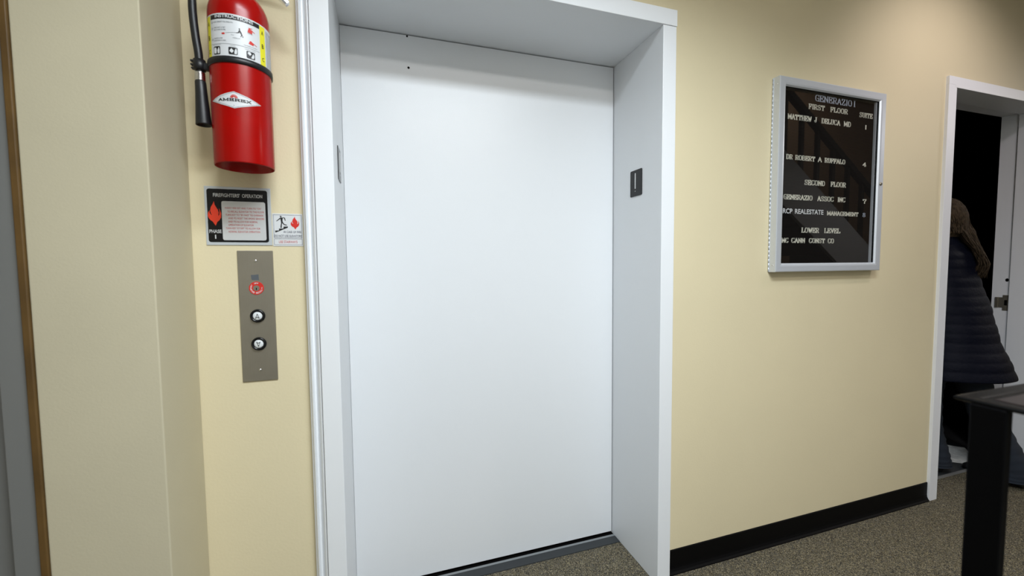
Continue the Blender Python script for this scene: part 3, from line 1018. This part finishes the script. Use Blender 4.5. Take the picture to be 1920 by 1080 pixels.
while z < BZ1 - 0.004:
    b.tube([(BX0 - 0.0016, -0.0030, z), (BX0 - 0.0016, -0.0030, min(z + 0.0176, BZ1 - 0.002))], 0.0018, 10)
    z += 0.0182
b.box(BX0 - 0.0008, BX0 + 0.0002, -0.0065, 0.0, BZ0, BZ1)
obj('hinge', b, 'alu_sat', dr, 'long piano hinge on the left edge')
b = MB().lathe([(0.0, -0.004), (0.0052, -0.0034), (0.0072, -0.0012), (0.0078, 0.002)], (2.1630, BY - 0.001, 1.5960), (0, 1, 0), n=28)
lk = obj('lock', b, 'steel', dr, 'small round key lock')
b = MB().box(2.1622, 2.1638, BY - 0.0056, BY - 0.004, 1.5935, 1.5985)
obj('key_slot', b, 'black_gap', lk)
b = MB().box(BX0 + 0.02, BX1 - 0.02, -0.0125, -0.002, BZ0 + 0.02, BZ1 - 0.02)
obj('felt_board', b, 'felt', dr, 'black grooved felt board')
b = MB().box(BX1 - FW - 0.0085, BX1 - FW - 0.0065, -0.0215, -0.012, BZ0 + FW, BZ1 - FW)
obj('glass_channel', b, 'alu_sat', dr)
b = MB()
b.add([(BX0 + FW - 0.002, -0.0235, BZ0 + FW - 0.002), (BX1 - FW + 0.002, -0.0235, BZ0 + FW - 0.002), (BX1 - FW + 0.002, -0.0235, BZ1 - FW + 0.002), (BX0 + FW - 0.002, -0.0235, BZ1 - FW + 0.002)], [(0, 1, 2, 3)])
gp = obj('glass_pane', b, 'glass', dr, 'clear glass pane', fix=False)

# condensed serif letters drawn as strokes; each glyph is a list of polylines on a unit box
G = {
    'A': [[(0.05, 0), (0.5, 1), (0.95, 0)], [(0.22, 0.36), (0.78, 0.36)]],
    'B': [[(0.14, 0), (0.14, 1)], [(0.0, 1), (0.62, 1), (0.86, 0.88), (0.86, 0.66), (0.62, 0.53), (0.14, 0.53)], [(0.62, 0.53), (0.92, 0.4), (0.92, 0.13), (0.66, 0), (0.0, 0)]],
    'C': [[(0.92, 0.68), (0.92, 0.78), (0.74, 0.97), (0.5, 1), (0.24, 0.94), (0.08, 0.74), (0.08, 0.26), (0.24, 0.06), (0.5, 0), (0.76, 0.04), (0.94, 0.24)], [(0.92, 0.98), (0.92, 0.66)]],
    'D': [[(0.16, 0), (0.16, 1)], [(0.0, 1), (0.55, 1), (0.84, 0.86), (0.95, 0.6), (0.95, 0.4), (0.84, 0.14), (0.55, 0), (0.0, 0)]],
    'E': [[(0.16, 0), (0.16, 1)], [(0.0, 1), (0.9, 1), (0.9, 0.78)], [(0.16, 0.52), (0.66, 0.52)], [(0.66, 0.63), (0.66, 0.41)], [(0.0, 0), (0.94, 0), (0.94, 0.24)]],
    'F': [[(0.18, 0), (0.18, 1)], [(0.0, 1), (0.92, 1), (0.92, 0.78)], [(0.18, 0.52), (0.68, 0.52)], [(0.68, 0.63), (0.68, 0.41)], [(0.0, 0), (0.40, 0)]],
    'G': [[(0.90, 0.76), (0.74, 0.97), (0.5, 1), (0.24, 0.94), (0.08, 0.74), (0.08, 0.26), (0.24, 0.06), (0.5, 0), (0.74, 0.03), (0.92, 0.18)], [(0.92, 0.0), (0.92, 0.45), (0.58, 0.45)], [(0.90, 0.98), (0.90, 0.74)]],
    'H': [[(0.14, 0), (0.14, 1)], [(0.86, 0), (0.86, 1)], [(0.14, 0.52), (0.86, 0.52)], [(0, 0), (0.3, 0)], [(0, 1), (0.3, 1)], [(0.7, 0), (1, 0)], [(0.7, 1), (1, 1)]],
    'I': [[(0.5, 0), (0.5, 1)], [(0.15, 0), (0.85, 0)], [(0.15, 1), (0.85, 1)]],
    'J': [[(0.66, 1), (0.66, 0.2), (0.52, 0.02), (0.28, 0.02), (0.12, 0.18), (0.12, 0.32)], [(0.42, 1), (0.92, 1)]],
    'L': [[(0.18, 0), (0.18, 1)], [(0.0, 1), (0.42, 1)], [(0.0, 0), (0.94, 0), (0.94, 0.26)]],
    'M': [[(0.10, 0), (0.10, 1), (0.5, 0.18), (0.90, 1), (0.90, 0)], [(0, 0), (0.24, 0)], [(0, 1), (0.14, 1)], [(0.86, 1), (1, 1)], [(0.76, 0), (1, 0)]],
    'N': [[(0.12, 0), (0.12, 1), (0.88, 0), (0.88, 1)], [(0, 0), (0.28, 0)], [(0, 1), (0.16, 1)], [(0.72, 1), (1, 1)]],
    'O': [[(0.5, 0), (0.24, 0.05), (0.08, 0.28), (0.08, 0.72), (0.24, 0.95), (0.5, 1), (0.76, 0.95), (0.92, 0.72), (0.92, 0.28), (0.76, 0.05), (0.5, 0)]],
    'P': [[(0.18, 0), (0.18, 1)], [(0.0, 1), (0.64, 1), (0.90, 0.88), (0.90, 0.58), (0.64, 0.46), (0.18, 0.46)], [(0, 0), (0.42, 0)]],
    'R': [[(0.16, 0), (0.16, 1)], [(0.0, 1), (0.60, 1), (0.86, 0.88), (0.86, 0.62), (0.60, 0.5), (0.16, 0.5)], [(0.52, 0.5), (0.90, 0), (1.0, 0)], [(0, 0), (0.36, 0)]],
    'S': [[(0.86, 0.74), (0.76, 0.94), (0.5, 1), (0.22, 0.92), (0.14, 0.72), (0.28, 0.57), (0.72, 0.45), (0.88, 0.28), (0.78, 0.08), (0.5, 0), (0.22, 0.06), (0.10, 0.28)], [(0.88, 0.98), (0.88, 0.72)], [(0.10, 0.02), (0.10, 0.28)]],
    'T': [[(0.5, 0), (0.5, 1)], [(0.05, 0.76), (0.05, 1), (0.95, 1), (0.95, 0.76)], [(0.28, 0), (0.72, 0)]],
    'U': [[(0.14, 1), (0.14, 0.24), (0.3, 0.03), (0.5, 0), (0.7, 0.03), (0.86, 0.24), (0.86, 1)], [(0, 1), (0.3, 1)], [(0.7, 1), (1, 1)]],
    'V': [[(0.08, 1), (0.5, 0), (0.92, 1)], [(0, 1), (0.26, 1)], [(0.74, 1), (1, 1)]],
    'W': [[(0.06, 1), (0.30, 0), (0.5, 0.8), (0.70, 0), (0.94, 1)], [(0, 1), (0.18, 1)], [(0.82, 1), (1, 1)]],
    'X': [[(0.10, 1), (0.90, 0)], [(0.88, 1), (0.10, 0)], [(0, 1), (0.3, 1)], [(0.7, 0), (1, 0)], [(0.72, 1), (1, 1)], [(0, 0), (0.28, 0)]],
    'Z': [[(0.10, 0.76), (0.10, 1), (0.90, 1), (0.08, 0), (0.92, 0), (0.92, 0.26)]],
    '1': [[(0.5, 0), (0.5, 1)]],
    '4': [[(0.72, 0), (0.72, 1), (0.04, 0.28), (0.98, 0.28)], [(0.5, 0), (0.94, 0)]],
    '7': [[(0.06, 0.78), (0.06, 1), (0.92, 1), (0.92, 0.86), (0.5, 0.4), (0.46, 0)]],
    '8': [[(0.5, 0.53), (0.2, 0.66), (0.2, 0.9), (0.5, 1), (0.8, 0.9), (0.8, 0.66), (0.5, 0.53), (0.12, 0.36), (0.12, 0.12), (0.5, 0), (0.88, 0.12), (0.88, 0.36), (0.5, 0.53)]],
}
WID = {'I': 0.42, '1': 0.3, 'J': 0.8, 'M': 1.25, 'W': 1.25, 'N': 1.05, 'L': 0.92, 'E': 0.95, 'F': 0.92}


def stroke_word(mb, word, x0, x1, z0, z1, y, th=0.0030, depth=0.0016, thin=None):
    ws = [WID.get(c, 1.0) for c in word]
    gap = 0.20
    tot = sum(ws) + gap * (len(word) - 1)
    k = (x1 - x0) / tot
    x = x0
    for c, wd in zip(word, ws):
        gw = wd * k
        for li, line in enumerate(G[c]):
            for p, q in zip(line[:-1], line[1:]):
                a = Vector((x + p[0] * gw, z0 + th * 0.35 + p[1] * (z1 - z0 - th * 0.7)))
                d = Vector((x + q[0] * gw, z0 + th * 0.35 + q[1] * (z1 - z0 - th * 0.7)))
                t = d - a
                if t.length < 1e-6:
                    continue
                t.normalize()
                vert = abs(t.y)
                hw = th * (0.30 + 0.24 * vert)
                nn = Vector((-t.y, t.x)) * hw
                e = t * hw * 0.7
                P = [a - e + nn, d + e + nn, d + e - nn, a - e - nn]
                v = [(r.x, y, r.y) for r in P] + [(r.x, y + depth, r.y) for r in P]
                mb.add(v, [(0, 1, 2, 3), (0, 4, 5, 1), (1, 5, 6, 2), (2, 6, 7, 3), (3, 7, 4, 0)])
        x += gw + gap * k
    return mb


LY = -0.0145
LINES = [
    ([('GENERAZIO', 1.7699, 1.9907), ('I', 2.0035, 2.0125)], 1.9280, 1.9552, 'blue_grey', 0.0036),
    ([('FIRST', 1.7333, 1.8249), ('FLOOR', 1.8615, 1.9664)], 1.8918, 1.9140, 'ivory', 0.0037),
    ([('SUITE', 2.0432, 2.1262)], 1.8886, 1.9106, 'ivory', 0.0033),
    ([('MATTHEW', 1.6169, 1.7503), ('J', 1.7684, 1.7824), ('DELUCA', 1.8111, 1.9213), ('MD', 1.9470, 1.9884)], 1.8390, 1.8614, 'ivory', 0.0037),
    ([('1', 2.0822, 2.0894)], 1.8380, 1.8571, 'ivory', 0.0044),
    ([('DR', 1.6143, 1.6479), ('ROBERT', 1.6655, 1.7775), ('A', 1.7971, 1.8175), ('RUFFALO', 1.8374, 1.9615)], 1.6748, 1.6956, 'ivory', 0.0037),
    ([('4', 2.0760, 2.0964)], 1.6734, 1.6918, 'ivory', 0.0044),
    ([('SECOND', 1.7226, 1.8410), ('FLOOR', 1.8788, 1.9709)], 1.5737, 1.5958, 'ivory', 0.0037),
    ([('GENERAZIO', 1.6059, 1.7695), ('ASSOC', 1.8021, 1.8978), ('INC', 1.9248, 1.9709)], 1.5085, 1.5300, 'ivory', 0.0037),
    ([('7', 2.0866, 2.1071)], 1.5079, 1.5280, 'ivory', 0.0044),
    (None, 1.4500, 1.4710, 'label', 0),
    ([('MANAGEMENT', 1.8624, 2.0573)], 1.4485, 1.4674, 'ivory', 0.0033),
    ([('8', 2.0880, 2.1050)], 1.4470, 1.4666, 'blue_grey', 0.0034),
    ([('LOWER', 1.7133, 1.8146), ('LEVEL', 1.8491, 1.9454)], 1.3707, 1.3930, 'ivory', 0.0037),
    ([('MC', 1.6019, 1.6370), ('CANN', 1.6565, 1.7333), ('CONST', 1.7589, 1.8525), ('CO', 1.8728, 1.9081)], 1.3265, 1.3477, 'ivory', 0.0037),
]
for words, z0, z1, m, th in LINES:
    if words is None:
        for wd, x0, x1 in (('RCP', 1.6021, 1.6559), ('REALESTATE', 1.6706, 1.8384)):
            obj('letter_word', text_wall(MB(), wd, x0, x1, z0, z1, LY, 0.02), m, dr, 'plain white word ' + wd, fix=False)
    else:
        for wd, x0, x1 in words:
            obj('letter_word', stroke_word(MB(), wd, x0, x1, z0, z1, LY, th), m, dr, 'serif word ' + wd, fix=False)

# serif wordmark on the extinguisher emblem: drawn flat, then wrapped on the cylinder
flat = MB()
RR = CR + 0.001
stroke_word(flat, 'AMEREX', math.radians(-30.5) * RR, math.radians(30.5) * RR, 1.6422, 1.6490, 0.0, 0.0021, 0.0)
b = MB()
b.add([cyl(math.degrees(v[0] / RR), v[2], 0.001) for v in flat.v], [f for f in flat.f])
obj('emblem_wordmark', b, 'black', em, fix=False)

# ================================================================== BLACK STAND IN FRONT RIGHT
st = thing('display_stand', (0.86, -1.13, 0), 'black square legged stand with glossy rimmed top in front of the open doorway', 'stand')
TX0, TX1, TY0, TY1, TZ = 0.6975, 1.06, -1.29, -0.9814, 1.07
b = MB()
rings = []
for d, z in ((0.003, TZ - 0.006), (0.0, TZ - 0.0045), (0.0, TZ - 0.002), (0.0015, TZ - 0.0005), (0.004, TZ), (0.017, TZ), (0.019, TZ - 0.002), (0.026, TZ - 0.002)):
    rings.append([(TX0 + d, TY0 + d, z), (TX1 - d, TY0 + d, z), (TX1 - d, TY1 - d, z), (TX0 + d, TY1 - d, z)])
b.loft(rings, smooth=False)
top = obj('top', b, 'stand', st)
b = MB().bbox(TX0 + 0.026, TX1 - 0.026, TY0 + 0.026, TY1 - 0.026, TZ - 0.005, TZ - 0.0008, 0.001)
obj('top_inlay', b, 'stand_top', top, 'dark brown glossy inlay')
for lx in (0.6965, 1.043):
    for ly in (-1.272, -1.0295):
        b = MB().bbox(lx, lx + 0.0145, ly, ly + 0.0325, 0.0, TZ - 0.005, 0.0022)
        obj('leg', b, 'stand_leg', st)

# ================================================================== STAIRCASE (seen mirrored in the glass)
SY = -2.6
SL = 0.74


def zs(x):
    return 2.657 - SL * (x - 4.80)


stc = thing('staircase', (7.9, SY - 0.5, 0), 'staircase with black railing mirrored in the directory glass', 'staircase')
X_TOP, X_BOT = 3.2, 8.05
b = MB().prism([(X_TOP, zs(X_TOP)), (X_BOT, zs(X_BOT)), (X_BOT, 0.0), (X_BOT - 0.55, 0.0), (X_TOP, zs(X_TOP) - 0.69)], SY - 0.045, SY)
obj('stringer', b, 'stringer', stc, 'grey painted stringer')
n = 17
for k in range(n):
    x1 = X_BOT - 0.05 - k * 0.27
    zt = 0.19 + k * 0.20
    b = MB().box(x1 - 0.30, x1, SY - 1.1, SY - 0.04, zt - 0.035, zt)
    b.box(x1 - 0.03, x1 - 0.01, SY - 1.1, SY - 0.04, zt - 0.2, zt - 0.03)
    obj('tread', b, 'tread', stc)
b = MB()
b.prism([(X_TOP, zs(X_TOP) + 0.80), (X_BOT, zs(X_BOT) + 0.80), (X_BOT, zs(X_BOT) + 0.71), (X_TOP, zs(X_TOP) + 0.71)], SY - 0.055, SY + 0.015)
obj('handrail', b, 'rail_wood', stc)
x = X_TOP + 0.2
while x < X_BOT - 0.1:
    b = MB().box(x - 0.024, x + 0.024, SY - 0.044, SY - 0.002, zs(x) - 0.02, zs(x) + 0.74)
    obj('baluster', b, 'rail_wood', stc)
    x += 0.285
b = MB().bbox(X_BOT, X_BOT + 0.09, SY - 0.07, SY + 0.02, 0, 1.10, 0.004)
obj('newel_post', b, 'rail_wood', stc)

# ================================================================== PAPERS ON THE FLOOR OF THE ROOM


def sheet(cx, cy, w_, h_, ang, z, curl, label, m='paper', nsheet=1):
    mb = MB()
    ca, sa = math.cos(ang), math.sin(ang)
    N = 8
    for lay in (0, 0.0012):
        v = []
        for i in range(N + 1):
            for j in range(N + 1):
                u, t = i / N - 0.5, j / N - 0.5
                zz = z + lay + curl * max(0, u) ** 2 * 4 * 0.5 + 0.004 * math.sin(3 * t + 2 * u) ** 2
                v.append((cx + u * w_ * ca - t * h_ * sa, cy + u * w_ * sa + t * h_ * ca, zz))
        f = [(i * (N + 1) + j, (i + 1) * (N + 1) + j, (i + 1) * (N + 1) + j + 1, i * (N + 1) + j + 1) for i in range(N) for j in range(N)]
        mb.add(v, f, True)
    o = obj('newspaper', mb, m, None, fix=False)
    tag(o, label, 'newspaper', 'newspapers on the dark floor inside the doorway')
    return o


sheet(3.46, 0.262, 0.28, 0.20, 0.75, 0.001, 0.02, 'newspaper lying flat on the dark floor inside the doorway')
sheet(3.60, 0.46, 0.24, 0.16, 0.50, 0.002, 0.02, 'newspaper deeper inside the dark room behind the other newspaper')

# ================================================================== PERSON IN THE DOORWAY
pr_ = thing('person', (3.2, 0.12, 0), 'person in long navy quilted coat and jeans bending into the dark doorway', 'person')


def skin_obj(name, nodes, edges, root, m, parent, levels=2):
    """nodes: (co, radius)"""
    me = bpy.data.meshes.new(name)
    org = ORG[parent.name]
    me.from_pydata([tuple(Vector(c) - org) for c, r in nodes], edges, [])
    o = bpy.data.objects.new(name, me)
    link(o, parent)
    sk = o.modifiers.new('skin', 'SKIN')
    sk.use_smooth_shade = True
    if not me.skin_vertices:
        bm = bmesh.new()
        bm.from_mesh(me)
        bm.verts.layers.skin.verify()
        bm.to_mesh(me)
        bm.free()
    for i, (c, r) in enumerate(nodes):
        sv = me.skin_vertices[0].data[i]
        sv.radius = (r, r) if not isinstance(r, tuple) else r
        sv.use_root = (i == root)
    ss = o.modifiers.new('subdivision', 'SUBSURF')
    ss.levels = ss.render_levels = levels
    me.materials.append(MT[m])
    return o


nd, ed = [], []


def nadd(c, r, frm=None):
    nd.append((c, r))
    if frm is not None:
        ed.append((frm, len(nd) - 1))
    return len(nd) - 1


pel = nadd((3.20, 0.20, 0.87), 0.13)
wai = nadd((3.20, 0.22, 1.04), 0.115, pel)
che = nadd((3.20, 0.245, 1.20), 0.125, wai)
shl = nadd((3.20, 0.250, 1.30), 0.070, che)
nek = nadd((3.20, 0.255, 1.385), 0.052, shl)
jaw = nadd((3.20, 0.285, 1.445), 0.070, nek)
skl = nadd((3.20, 0.270, 1.515), 0.086, jaw)
crn = nadd((3.20, 0.262, 1.575), 0.060, skl)
nos = nadd((3.20, 0.362, 1.475), 0.016, skl)
nos2 = nadd((3.20, 0.379, 1.462), 0.010, nos)
for s_ in (-1, 1):
    nadd((3.20 + s_ * 0.088, 0.272, 1.490), 0.016, skl)
    hip = nadd((3.20 + s_ * 0.085, 0.20, 0.82), 0.090, pel)
    if s_ < 0:
        kn = nadd((3.115, 0.235, 0.46), 0.058, hip)
        an = nadd((3.110, 0.205, 0.09), 0.038, kn)
        he = nadd((3.110, 0.200, 0.045), 0.036, an)
        to = nadd((3.100, 0.330, 0.030), 0.030, he)
    else:
        kn = nadd((3.285, 0.105, 0.47), 0.058, hip)
        an = nadd((3.300, -0.045, 0.09), 0.038, kn)
        he = nadd((3.300, -0.050, 0.045), 0.036, an)
        to = nadd((3.310, 0.080, 0.030), 0.030, he)
    sh = nadd((3.20 + s_ * 0.165, 0.250, 1.285), 0.050, shl)
    el = nadd((3.20 + s_ * 0.215, 0.380, 1.045), 0.045, sh)
    wr = nadd((3.20 + s_ * 0.150, 0.580, 0.940), 0.029, el)
    pa = nadd((3.20 + s_ * 0.140, 0.640, 0.915), 0.032, wr)
    pb = nadd((3.20 + s_ * 0.135, 0.675, 0.895), 0.030, pa)
    for q, ln in ((-0.028, 0.060), (-0.009, 0.074), (0.010, 0.070), (0.028, 0.052)):
        bx_ = 3.20 + s_ * 0.133 + q
        f1 = nadd((bx_, 0.705, 0.880), 0.0095, pb)
        f2 = nadd((bx_ + q * 0.2, 0.705 + ln * 0.55, 0.858), 0.0085, f1)
        f3 = nadd((bx_ + q * 0.25, 0.705 + ln * 0.85, 0.826), 0.0075, f2)
    t1 = nadd((3.20 + s_ * 0.100, 0.645, 0.890), 0.0105, pa)
    t2 = nadd((3.20 + s_ * 0.088, 0.680, 0.868), 0.0090, t1)
skin_obj('body', nd, ed, pel, 'skin', pr_)


def ell(cx, cy, z, a, b_, n=48, tilt=0.0):
    return [(cx + a * math.cos(2 * PI * k / n), cy + b_ * math.sin(2 * PI * k / n), z + tilt * math.sin(2 * PI * k / n)) for k in range(n)]


def interp(tab, z):
    for (z0, *a), (z1, *c) in zip(tab[:-1], tab[1:]):
        if z0 <= z <= z1:
            t = (z - z0) / (z1 - z0)
            t = t * t * (3 - 2 * t) * 0.5 + t * 0.5
            return [p + (q - p) * t for p, q in zip(a, c)]
    return list(tab[-1][1:])


# coat: z, centre y, half width x, half depth y
TAB = [(0.570, 0.150, 0.262, 0.222), (0.63, 0.155, 0.255, 0.210), (0.805, 0.178, 0.225, 0.178), (0.946, 0.185, 0.202, 0.152), (1.12, 0.212, 0.172, 0.130), (1.20, 0.238, 0.180, 0.132), (1.27, 0.248, 0.185, 0.125), (1.33, 0.250, 0.150, 0.100), (1.375, 0.255, 0.085, 0.075), (1.41, 0.262, 0.075, 0.070)]
rings = []
z = 0.567
while z <= 1.41:
    cy_, a, bb = interp(TAB, z)
    ph = ((z - 0.575) / 0.052) % 1.0
    puff = 0.0045 * (math.sin(PI * ph) ** 0.35) - 0.003
    tilt = 0.012 * max(0, (0.95 - z) / 0.35)
    r = []
    for k in range(56):
        th = 2 * PI * k / 56
        wob = 0.0025 * math.sin(3 * th + z * 9) + 0.002 * math.sin(7 * th - z * 17)
        r.append((3.20 + (a + puff + wob) * math.cos(th), cy_ + (bb + puff + wob) * math.sin(th), z - tilt * math.sin(th)))
    rings.append(r)
    z += 0.0065
b = MB().loft(rings, caps=False)
# inner lining so the hem has thickness
b.loft([[(3.20 + (p[0] - 3.20) * 0.97, 0.15 + (p[1] - 0.15) * 0.97, p[2]) for p in rings[0]], [(3.20 + (p[0] - 3.20) * 0.80, 0.16 + (p[1] - 0.15) * 0.78, p[2] + 0.15) for p in rings[0]]], caps=False)
b.loft([rings[0], [(3.20 + (p[0] - 3.20) * 0.97, 0.15 + (p[1] - 0.15) * 0.97, p[2]) for p in rings[0]]], caps=False)
coat = obj('coat', b, 'coat', pr_, 'long navy quilted coat', fix=False)
for s_ in (-1, 1):
    path = smooth_path([(3.20 + s_ * 0.12, 0.245, 1.315), (3.20 + s_ * 0.178, 0.270, 1.25), (3.20 + s_ * 0.218, 0.375, 1.06), (3.20 + s_ * 0.195, 0.470, 0.99), (3.20 + s_ * 0.158, 0.560, 0.948)], 14)
    rad = []
    for i in range(len(path)):
        t = i / (len(path) - 1)
        rad.append(0.078 - 0.030 * t + 0.004 * abs(math.sin(t * 10 * PI)))
    b = MB().tube(path, rad, 24)
    obj('sleeve', b, 'coat', coat)
# jeans
b = MB()
for pts in ([(3.115, 0.205, 0.80, 0.098), (3.113, 0.225, 0.62, 0.084), (3.114, 0.238, 0.46, 0.070), (3.112, 0.226, 0.25, 0.066), (3.110, 0.196, 0.10, 0.074), (3.110, 0.190, 0.036, 0.080)],
            [(3.285, 0.195, 0.80, 0.098), (3.285, 0.140, 0.62, 0.084), (3.288, 0.090, 0.46, 0.070), (3.296, 0.015, 0.25, 0.070), (3.302, -0.042, 0.10, 0.080), (3.303, -0.052, 0.032, 0.088)]):
    path = smooth_path([p[:3] for p in pts], 10)
    rad = []
    for i in range(len(path)):
        t = i / 10.0
        k = min(int(t), len(pts) - 2)
        rad.append(pts[k][3] + (pts[k + 1][3] - pts[k][3]) * (t - k) + 0.0025 * math.sin(i * 1.9))
    b.tube(path, rad, 28, caps=False)
    b.tube(path[-3:], [x_ - 0.004 for x_ in rad[-3:]], 28, caps=False)
jn = obj('jeans', b, 'jeans', pr_, 'blue jeans with flared hems', fix=False)
for (ax_, ay_), d in (((3.110, 0.205), 0.0), ((3.302, -0.048), 0.06)):
    rings = []
    for t, hw, h in ((-0.055, 0.022, 0.035), (-0.045, 0.033, 0.055), (0.0, 0.038, 0.085), (0.05, 0.040, 0.075), (0.10, 0.044, 0.055), (0.15, 0.042, 0.045), (0.185, 0.030, 0.034), (0.198, 0.012, 0.022)):
        rings.append([(ax_ + d * t + hw * math.cos(2 * PI * k / 20), ay_ + t, 0.002 + max(0.0, h / 2 + h / 2 * math.sin(2 * PI * k / 20))) for k in range(20)])
    obj('shoe', MB().loft(rings), 'shoe', pr_)
# hair: cap plus many tapered locks falling over the back
b = MB()
rings = []
for z, cy_, a, bb in ((1.385, 0.200, 0.050, 0.030), (1.42, 0.220, 0.080, 0.066), (1.47, 0.236, 0.100, 0.090), (1.52, 0.246, 0.104, 0.100), (1.56, 0.250, 0.096, 0.094), (1.595, 0.254, 0.075, 0.075), (1.618, 0.258, 0.042, 0.044), (1.625, 0.26, 0.012, 0.014)):
    rings.append([(3.20 + (a + 0.004 * math.sin(9 * 2 * PI * k / 40)) * math.cos(2 * PI * k / 40), min(cy_ + bb * math.sin(2 * PI * k / 40), 0.305), z) for k in range(40)])
b.loft(rings)
random.seed(11)
for i in range(1000):
    a0 = random.uniform(-1.0, 1.0)
    z0 = random.uniform(1.43, 1.612)
    zk = (z0 - 1.50) / 0.125
    k = math.sqrt(max(0.06, 1 - max(0.0, zk) ** 2))
    x0 = 3.20 + 0.108 * k * math.sin(a0 * 1.5)
    y0 = 0.250 - 0.106 * k * math.cos(a0 * 1.5)
    ex = 3.245 + 0.085 * random.random() + max(-0.015, min(0.012, random.gauss(0, 0.010)))
    lane = max(-0.016, min(0.016, random.gauss(0, 0.010)))
    curl = 0.006 + 0.008 * random.random()
    ph = random.uniform(0, 6.28)
    k2 = min(1.0, k + 0.35)
    pts = [(x0, y0, z0), (3.20 + 0.106 * k2 * math.sin(a0 * 1.45), 0.246 - 0.104 * k2 * math.cos(a0 * 1.45), min(z0 - 0.03, 1.50)), ((3.20 + 0.09 * math.sin(a0 * 1.4)) * 0.6 + ex * 0.4, 0.158 + lane * 0.5, 1.430), (x0 * 0.3 + ex * 0.7, 0.136 + lane + 0.35 * (ex - 3.25), 1.362), (ex, 0.098 + lane + 0.4 * (ex - 3.25), 1.280), (ex, 0.086 + lane * 1.4 + 0.4 * (ex - 3.25), 1.222), (ex + random.gauss(0, 0.01), 0.102 + lane * 1.5 + 0.4 * (ex - 3.25), random.uniform(1.140, 1.215))]
    P = smooth_path(pts, 6)
    n = len(P)
    for q in range(n):
        f = (q / n) ** 1.2
        P[q] = P[q] + Vector((curl * f * math.sin(ph + q * 0.55), curl * f * math.cos(ph * 1.3 + q * 0.48), 0))
    b.tube(P, [0.0020 * (1 - 0.75 * (j_ / (n - 1)) ** 2) for j_ in range(n)], 4, caps=False)
obj('hair', b, 'hair', pr_, 'long wavy dark blond hair', fix=False)
